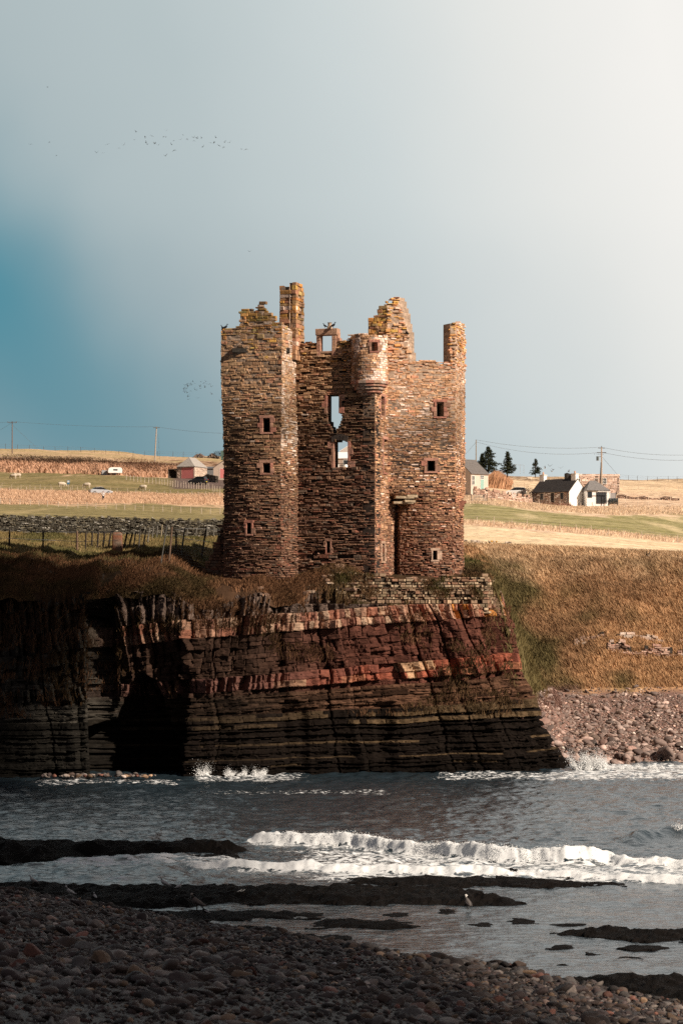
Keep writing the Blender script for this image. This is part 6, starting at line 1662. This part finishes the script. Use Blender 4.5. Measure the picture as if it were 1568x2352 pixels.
def body_mesh(parts, name, mat, parent, vox=.025):
    mb = MB()
    for (pts, rad, col) in parts: mb.tube(pts, rad, 10, col)
    return remesh(mb.build(name, cmat(parts[0][2]), parent, smooth=True), vox, 3)
r = thing('person', 'person in a white jacket and dark trousers in the reeds below the silver car', 'person')
SK = (.42, .26, .19)
body_mesh([([(0, 0, .92), (0, 0, 1.2), (0, 0, 1.42), (0, 0, 1.52), (0, 0, 1.60), (0, .0, 1.70), (0, 0, 1.76)], [.14, .15, .12, .055, .085, .095, .04], SK),
           ([(-.09, 0, .92), (-.11, 0, .5), (-.12, .01, .08)], [.09, .06, .045], SK), ([(.09, 0, .92), (.11, 0, .5), (.12, .01, .08)], [.09, .06, .045], SK),
           ([(-.18, 0, 1.4), (-.30, -.02, 1.16), (-.16, -.22, 1.22), (-.08, -.28, 1.32)], [.06, .045, .035, .03], SK), ([(.18, 0, 1.4), (.30, -.02, 1.16), (.16, -.22, 1.22), (.08, -.28, 1.32)], [.06, .045, .035, .03], SK),
           ([(0, -.085, 1.64), (0, -.12, 1.63)], [.02, .012], SK)], 'body', M_CLOTH, r, .02)
body_mesh([([(0, 0, .88), (0, 0, 1.15), (0, 0, 1.38), (0, 0, 1.46)], [.185, .185, .18, .09], (.72, .68, .66)), ([(-.17, 0, 1.4), (-.31, -.02, 1.15), (-.17, -.20, 1.2)], [.085, .07, .055], (.72, .68, .66)), ([(.17, 0, 1.4), (.31, -.02, 1.15), (.17, -.20, 1.2)], [.085, .07, .055], (.72, .68, .66))], 'jacket', M_CLOTH, r)
body_mesh([([(0, 0, .86), (0, 0, .98)], [.165, .17], (.03, .03, .04)), ([(-.09, 0, .9), (-.11, 0, .5), (-.12, .01, .1)], [.115, .085, .075], (.03, .03, .04)), ([(.09, 0, .9), (.11, 0, .5), (.12, .01, .1)], [.115, .085, .075], (.03, .03, .04))], 'trousers', M_CLOTH, r)
mb = MB(); mb.ball((0, .02, 1.71), (.10, .105, .085), (.06, .045, .04)); mb.build('hair', M_CLOTH, r, smooth=True)
for x in (-.12, .12):
    mb = MB(); mb.tube([(x, .08, .05), (x, -.16, .04)], [.055, .045], 8, (.03, .03, .03)); mb.build('shoe', M_CLOTH, r)
place(r, on(237, 1151, 400, 520), R(10))

# ---------------------------------------------------------------- birds
def bird_flying(name, label, cat, up, col, wing=None, group=None, span=.62):
    """one small mesh: tapered body, bent wings with thickness"""
    mb = MB(); wc = wing or col
    mb.tube([(-.26, 0, .0), (-.18, 0, .0), (-.05, 0, -.01), (.08, 0, .0), (.15, 0, .02), (.20, 0, .01), (.25, 0, .0)], [.015, .035, .062, .055, .042, .03, .004], 8, col)
    mb.box((-.33, -.05, -.006), (-.18, .05, .006), col)
    for s in (-1, 1):
        z1_, z2_ = up * .5, up
        V = []
        for (y, x0, x1, z) in ((.03, -.07, .09, .02), (span * .45, -.03, .11, .02 + span * .4 * z1_), (span, -.10, -.05, .02 + span * z2_)):
            V += [(x0, s * y, z - .008), (x1, s * y, z - .008), (x1, s * y, z + .008), (x0, s * y, z + .008)]
        q = [[i * 4 + j, i * 4 + (j + 1) % 4, i * 4 + 4 + (j + 1) % 4, i * 4 + 4 + j] for i in range(2) for j in range(4)] + [[8, 9, 10, 11], [0, 3, 2, 1]]
        mb.add(V, q, None, wc)
    o = mb.build(name, M_FEATHER)
    return tag(o, label, cat, group)
DKB = (.045, .045, .05)
fl1 = [(738, 348), (727, 399), (795, 379), (800, 418), (810, 428), (839, 375), (858, 418), (858, 424), (883, 431), (912, 380), (928, 380), (929, 342), (963, 429), (977, 404), (980, 466), (923, 501), (1021, 397), (1036, 368), (1062, 394), (1104, 385), (1122, 387), (1128, 390), (1108, 406), (1153, 389), (1161, 444), (1211, 418), (1235, 414), (1232, 420), (1245, 385), (1265, 436), (1296, 445), (1301, 414), (1332, 416), (1408, 458), (1436, 459), (488, 481), (527, 483), (557, 427), (628, 450), (660, 432)]
fl2 = [(428, 430), (482, 405), (485, 432), (503, 453), (492, 474), (422, 484), (403, 508), (402, 532), (458, 512), (453, 545), (399, 565), (424, 601), (485, 609), (528, 647), (520, 692), (490, 700), (502, 770), (540, 432), (568, 387), (585, 425), (617, 355), (655, 387), (562, 567), (668, 540), (693, 555), (742, 730), (767, 433), (785, 464), (799, 512), (803, 353), (874, 378), (895, 481), (923, 346), (945, 402), (1016, 402), (1047, 469), (1063, 642)]
base_b = None
def flock(pts, fx_, label, group, Y0, sc):
    protos = []
    for i, (u, v) in enumerate(pts):
        k = i % 4
        if len(protos) <= k:
            o = bird_flying('bird', label, 'bird', (.55, .1, -.35, .9)[k], DKB, group=group); protos.append(o)
        else:
            o = protos[k].copy(); COL.objects.link(o)
        px, py = fx_(u, v); Y = Y0 + U(-12, 12)
        place(o, P(px, py, Y), U(0, 6.28), sc * U(.8, 1.2)); o.rotation_euler = (U(-.5, .5), U(-.4, .4), U(0, 6.28))
flock(fl1, lambda u, v: (45.9 + u * .3613, 176.1 + v * .3613), 'tiny dark bird in the long flock high in the sky', 'birds in the long high flock', 430, .52)
flock(fl2, lambda u, v: (382.8 + u * .0977, 842.2 + v * .0977), 'tiny dark bird in the tight flock left of the castle', 'birds in the flock beside the castle', 430, .48)
for (px, py, lb) in [(109, 199, 'lone dark bird highest in the sky at upper left'), (70.5, 330.5, 'lone dark bird furthest left below the highest bird'), (113.5, 325.5, 'dark bird right of the furthest left bird'), (129.5, 356, 'faint bird below the two leftmost birds'), (506, 921, 'dark bird close beside the left castle wall'), (573, 577, 'lone speck of a bird above the left castle tower')]:
    o = bird_flying('bird', lb, 'bird', U(-.2, .8), DKB); place(o, P(px, py, 425), U(0, 6), .55)
GULL, GBK = (.55, .55, .54), (.10, .10, .11)
for (px, py, lb, c) in [(1251, 1075.5, 'pale gull flying left of the four above the cottage', GULL), (1262.5, 1070.5, 'dark winged gull flying highest above the cottage roof', GBK), (1270, 1078.5, 'gull flying low in the middle above the cottage roof', GBK), (1267, 1083, 'pale gull lowest over the green knoll', GULL), (1287, 1075, 'gull with bent wings flying right of the others', GBK), (1305.5, 1083.5, 'gull flying just left of the right cottage chimney', GBK)]:
    place(bird_flying('gull', lb, 'gull', U(.2, .9), c, GBK), P(px, py, 560), U(0, 6), .95)
place(bird_flying('oystercatcher', 'black and white bird flying over the right field edge', 'bird', .9, (.7, .7, .68), (.05, .05, .05)), P(1487, 1277, 258), R(150), .85)
place(bird_flying('oystercatcher', 'white winged bird flying low at the right field edge', 'bird', -.2, (.7, .7, .68), (.4, .4, .4)), P(1560, 1281, 258), R(160), .8)
def bird_sitting(name, label, cat, col, head=None, wing=None, leg=(.1, .08, .06), up=.9, h=.0, beak=(.05, .05, .05), group=None):
    r = thing(name, label, cat, group=group); hd = head or col
    L_ = .06 + h
    cs = [col] * 5 + [hd] * 4
    mb = MB(); pts = np.array([(-.24, 0, L_ + .02), (-.16, 0, L_ + .06), (-.06, 0, L_ + .10), (.04, 0, L_ + .10 + .06 * up), (.10, 0, L_ + .14 + .10 * up), (.12, 0, L_ + .18 + .12 * up), (.14, 0, L_ + .22 + .13 * up), (.17, 0, L_ + .23 + .13 * up), (.19, 0, L_ + .23 + .13 * up)])
    mb.tube(pts, [.02, .055, .085, .085, .06, .045, .052, .04, .015], 10, col)
    n = 10; mb.c[-1] = np.concatenate([np.repeat(np.array(cs), n, 0), np.array([cs[0], cs[-1]])]); mb.build('body', M_FEATHER, r, smooth=True)
    mb = MB(); b0 = pts[-1]; mb.tube([b0 - (.02, 0, 0), b0 + (.06, 0, -.012)], [.014, .004], 5, beak); mb.build('beak', M_FEATHER, r)
    for y in (-1, 1):
        mb = MB(); mb.tube([(.0, y * .03, L_ + .06), (.0, y * .03, 0), (.04, y * .03, .0)], [.012, .008, .006], 4, leg); mb.build('leg', M_FEATHER, r)
        mb = MB(); mb.tube([(.06, y * .075, L_ + .14 + .04 * up), (-.06, y * .085, L_ + .11), (-.20, y * .05, L_ + .05), (-.30, y * .02, L_ + .02)], [.02, .035, .025, .006], 6, wing or col); mb.build('wing', M_FEATHER, r)
    return r
CROW = (.012, .012, .016)
for (px, py, Y, rz, s, lb) in [(511.5, 757, 186.1, 200, .75, 'black crow on the left tower corner, left of the two'), (517.5, 757, 186.0, 20, .95, 'taller black crow on the left tower, right of the two'), (746, 752.5, 186.2, 160, .75, 'black crow on the dormer left of the little stone pot'), (765, 752.5, 186.1, 20, .95, 'black crow on the dormer right of the little stone pot'), (934, 770, 188.4, 250, .95, 'black crow clinging to the right side of the stepped gable'), (1125, 1252, 262.3, 170, 1.0, 'black crow standing on the low pale dyke')]:
    place(bird_sitting('crow', lb, 'crow', CROW), P(px, py, Y), R(rz), s)
for i, px in enumerate((1365, 1370, 1374.5, 1379, 1384)):
    o = bird_sitting('starling', 'small dark bird in the row on the wire beside the transformer pole', 'bird', CROW, group='birds in a row on the wire') if i == 0 else copy_tree(st0)
    if i == 0: st0 = o
    k_ = (px - 1093) / (1381 - 1093)
    place(o, P(px, 1044.2, 576), R(90 + 20 * i), .55)
def on_sea(px, py): q = sea(px, py); return np.array([q[0], q[1], .03])
place(bird_sitting('gull', 'mottled brown gull standing on a dark rock by the shingle', 'gull', (.16, .13, .11), (.30, .26, .22), (.10, .085, .075), h=.05), on_sea(452, 2104) + (0, 0, .14), R(165), 1.15)
place(bird_sitting('gull', 'dark backed gull with white head standing in the shallows', 'gull', (.10, .09, .085), (.60, .58, .55), (.05, .045, .045), h=.08), on_sea(1074, 2094) + (0, 0, .0), R(110), 1.0)
place(bird_sitting('oystercatcher', 'small black and white bird right of the mottled gull', 'bird', (.03, .03, .03), (.03, .03, .03), (.55, .55, .55), beak=(.45, .12, .03)), on_sea(471, 2112) + (0, 0, .12), R(200), .62)
for (px, py, rz, s, lb) in [(377, 2064, 170, .85, 'white gull on the black reef with its neck raised'), (412, 2068, 20, .6, 'small white bird just right of the neck raised gull'), (160, 2076, 190, .8, 'white bird on the reef edge left of the neck raised gull'), (76, 2056, 200, .75, 'white bird furthest left on the black reef'), (218, 2082, 120, .5, 'tiny white bird at the shingle edge right of the reef edge bird')]:
    place(bird_sitting('gull', lb, 'gull', (.5, .5, .48), (.6, .6, .58), (.4, .4, .4), h=.04), on_sea(px, py) + (0, 0, .32 if py < 2075 else .2), R(rz), s)
for (px, lb) in ((553, 'tiny pied bird on the reef, left of two'), (560, 'tiny pied bird with orange bill on the reef, right of two')):
    place(bird_sitting('oystercatcher', lb, 'bird', (.03, .03, .03), (.03, .03, .03), (.6, .6, .58), beak=(.5, .14, .03)), on_sea(px, 2070) + (0, 0, .26), R(30), .45)
# ---------------------------------------------------------------- light, sky, camera
SUN_AZ, SUN_EL = R(55), R(33)      # azimuth measured from behind the camera towards the right
sd = Vector((math.sin(SUN_AZ) * math.cos(SUN_EL), -math.cos(SUN_AZ) * math.cos(SUN_EL), math.sin(SUN_EL)))
L_ = bpy.data.lights.new('sun', 'SUN'); L_.energy = 5.0; L_.angle = R(.6); L_.color = (1, .85, .70)
so = bpy.data.objects.new('sun', L_); COL.objects.link(so); so.rotation_euler = sd.to_track_quat('Z', 'Y').to_euler()
w = bpy.data.worlds.new('World'); SC.world = w; w.use_nodes = True
nt = w.node_tree; nt.nodes.clear(); lk = nt.links.new
out = node(nt, 'ShaderNodeOutputWorld'); bg = node(nt, 'ShaderNodeBackground'); lk(bg.outputs[0], out.inputs[0])
sky = node(nt, 'ShaderNodeTexSky', sky_type='NISHITA'); sky.sun_disc = False
sky.sun_elevation = SUN_EL; sky.sun_rotation = math.atan2(sd.x, sd.y); sky.air_density = 1.0; sky.dust_density = 2.0
tc = node(nt, 'ShaderNodeTexCoord'); sx = node(nt, 'ShaderNodeSeparateXYZ'); lk(tc.outputs['Generated'], sx.inputs[0])
def M(op, a, b=None, clamp=False):
    n = node(nt, 'ShaderNodeMath', operation=op, use_clamp=clamp)
    for i, v in enumerate((a, b)):
        if v is None: continue
        if isinstance(v, (int, float)): n.inputs[i].default_value = v
        else: lk(v, n.inputs[i])
    return n.outputs[0]
def ramp(fac, stops, lin='EASE'):
    r = node(nt, 'ShaderNodeValToRGB'); r.color_ramp.interpolation = lin
    e = r.color_ramp.elements
    while len(e) < len(stops): e.new(.5)
    for k, (p, c) in enumerate(stops):
        e[k].position = p; e[k].color = (c[0], c[1], c[2], 1)
    lk(fac, r.inputs[0]); return r.outputs[0]
def mixc(f, a, b, mode='MIX'):
    m = node(nt, 'ShaderNodeMix', data_type='RGBA', blend_type=mode)
    for i, v in ((0, f), (6, a), (7, b)):
        if isinstance(v, (int, float)): m.inputs[i].default_value = v
        elif isinstance(v, tuple): m.inputs[i].default_value = v + (1,)
        else: lk(v, m.inputs[i])
    return m.outputs[2]
az = M('ARCTAN2', sx.outputs[0], sx.outputs[1])            # 0 ahead, + to the right
el = M('ARCSINE', sx.outputs[2])
nz = node(nt, 'ShaderNodeTexNoise', i_Scale=9.0, i_Detail=3.0); lk(tc.outputs['Generated'], nz.inputs['Vector'])
wob = M('MULTIPLY', M('SUBTRACT', nz.outputs['Fac'], .5), .05)
azw = M('ADD', az, wob); elw = M('ADD', el, wob)
# cloud veil, brighter towards the sun on the right and with height
u = M('ADD', M('ADD', M('MULTIPLY', azw, 2.9), M('MULTIPLY', el, 1.30)), .365)
veil = ramp(M('ADD', u, 0.0, True), [(0.0, (.34, .42, .445)), (.22, (.40, .475, .495)), (.45, (.47, .545, .56)), (.64, (.60, .66, .665)), (.86, (.79, .80, .775)), (1.0, (.90, .885, .85))], 'LINEAR')
hz = ramp(M('MULTIPLY', el, 6.0, True), [(0.0, (.80, .87, .90)), (.35, (.86, .90, .92)), (.75, (.92, .92, .93)), (1.0, (1, 1, 1))], 'EASE')
veil = mixc(M('SUBTRACT', 1.0, M('MULTIPLY', M('ADD', azw, .05), 5.0, True), True), veil, mixc(1.0, veil, hz, 'MULTIPLY'))
# gap of blue low on the left
def gap(ca, ce, ra, re_):
    da = M('DIVIDE', M('SUBTRACT', azw, ca), ra); de = M('DIVIDE', M('ADD', M('SUBTRACT', elw, ce), M('MULTIPLY', M('SUBTRACT', azw, ca), .55)), re_)
    return M('POWER', 2.718, M('MULTIPLY', M('ADD', M('MULTIPLY', da, da), M('MULTIPLY', de, de)), -1.0))
front = mixc(M('MULTIPLY', gap(-.105, .075, .066, .046), .80, True), veil, (.165, .295, .345))
front = mixc(M('MULTIPLY', gap(-.152, .146, .072, .056), .88, True), front, (.04, .245, .33))
# the sky behind the camera: darkened to hold the fill light down, over the clear-sky model
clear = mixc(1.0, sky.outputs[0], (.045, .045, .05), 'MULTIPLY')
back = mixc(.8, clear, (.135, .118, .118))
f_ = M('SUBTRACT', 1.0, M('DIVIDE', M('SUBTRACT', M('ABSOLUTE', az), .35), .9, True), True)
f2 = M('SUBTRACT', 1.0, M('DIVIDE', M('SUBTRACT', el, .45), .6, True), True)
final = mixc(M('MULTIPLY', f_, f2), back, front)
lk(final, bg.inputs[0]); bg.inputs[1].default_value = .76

# an unseen shade blocker added out to the right behind the viewer; its shade lies over the near beach and the left end of the cliff
D_, F_ = ico_dirs(4)
def shade_blocker(cx, cy, rx, ry, alt, seed, label):
    k = alt / sd.z
    c = np.array([cx + sd.x * k, cy + sd.y * k, alt])
    n_ = fbm(D_[:, 0] * 2 + 5, D_[:, 1] * 2, D_[:, 2] * 2, 4, seed)
    V = D_ * (.72 + .5 * n_)[:, None] * np.array([rx, ry, 14]) + c
    V[:, 0] -= (V[:, 1] - c[1]) * .16
    mb = MB(); mb.add(V, None, F_, (.8, .8, .82))
    tag(mb.build('shade_blocker', vmat('shade_blocker', 1, .02, .02, 0, spec=0), smooth=True), label, kind='structure')
shade_blocker(-34.5, 104, 29, 110, 330, 801, 'unseen blocker added to shade the near beach and left cliff')
cam = bpy.data.cameras.new('camera'); co = bpy.data.objects.new('camera', cam); COL.objects.link(co)
co.location = (0, 0, EYE); co.rotation_euler = (R(90), 0, 0)
cam.sensor_fit = 'HORIZONTAL'; cam.sensor_width = 24; cam.lens = 24 * F / 1568
cam.shift_y = (HY - 1176) / 1568
cam.clip_start = 1; cam.clip_end = 12000
cam.dof.use_dof = True; cam.dof.focus_distance = 186; cam.dof.aperture_fstop = 3.5
SC.camera = co
SC.view_settings.view_transform = 'Standard'; SC.view_settings.look = 'None'; SC.view_settings.exposure = 0.4; SC.view_settings.gamma = 1
SC.render.film_transparent = False
cy = SC.cycles
cy.use_adaptive_sampling = True; cy.adaptive_threshold = .015; cy.max_bounces = 6; cy.diffuse_bounces = 2; cy.glossy_bounces = 3
cy.use_denoising = False
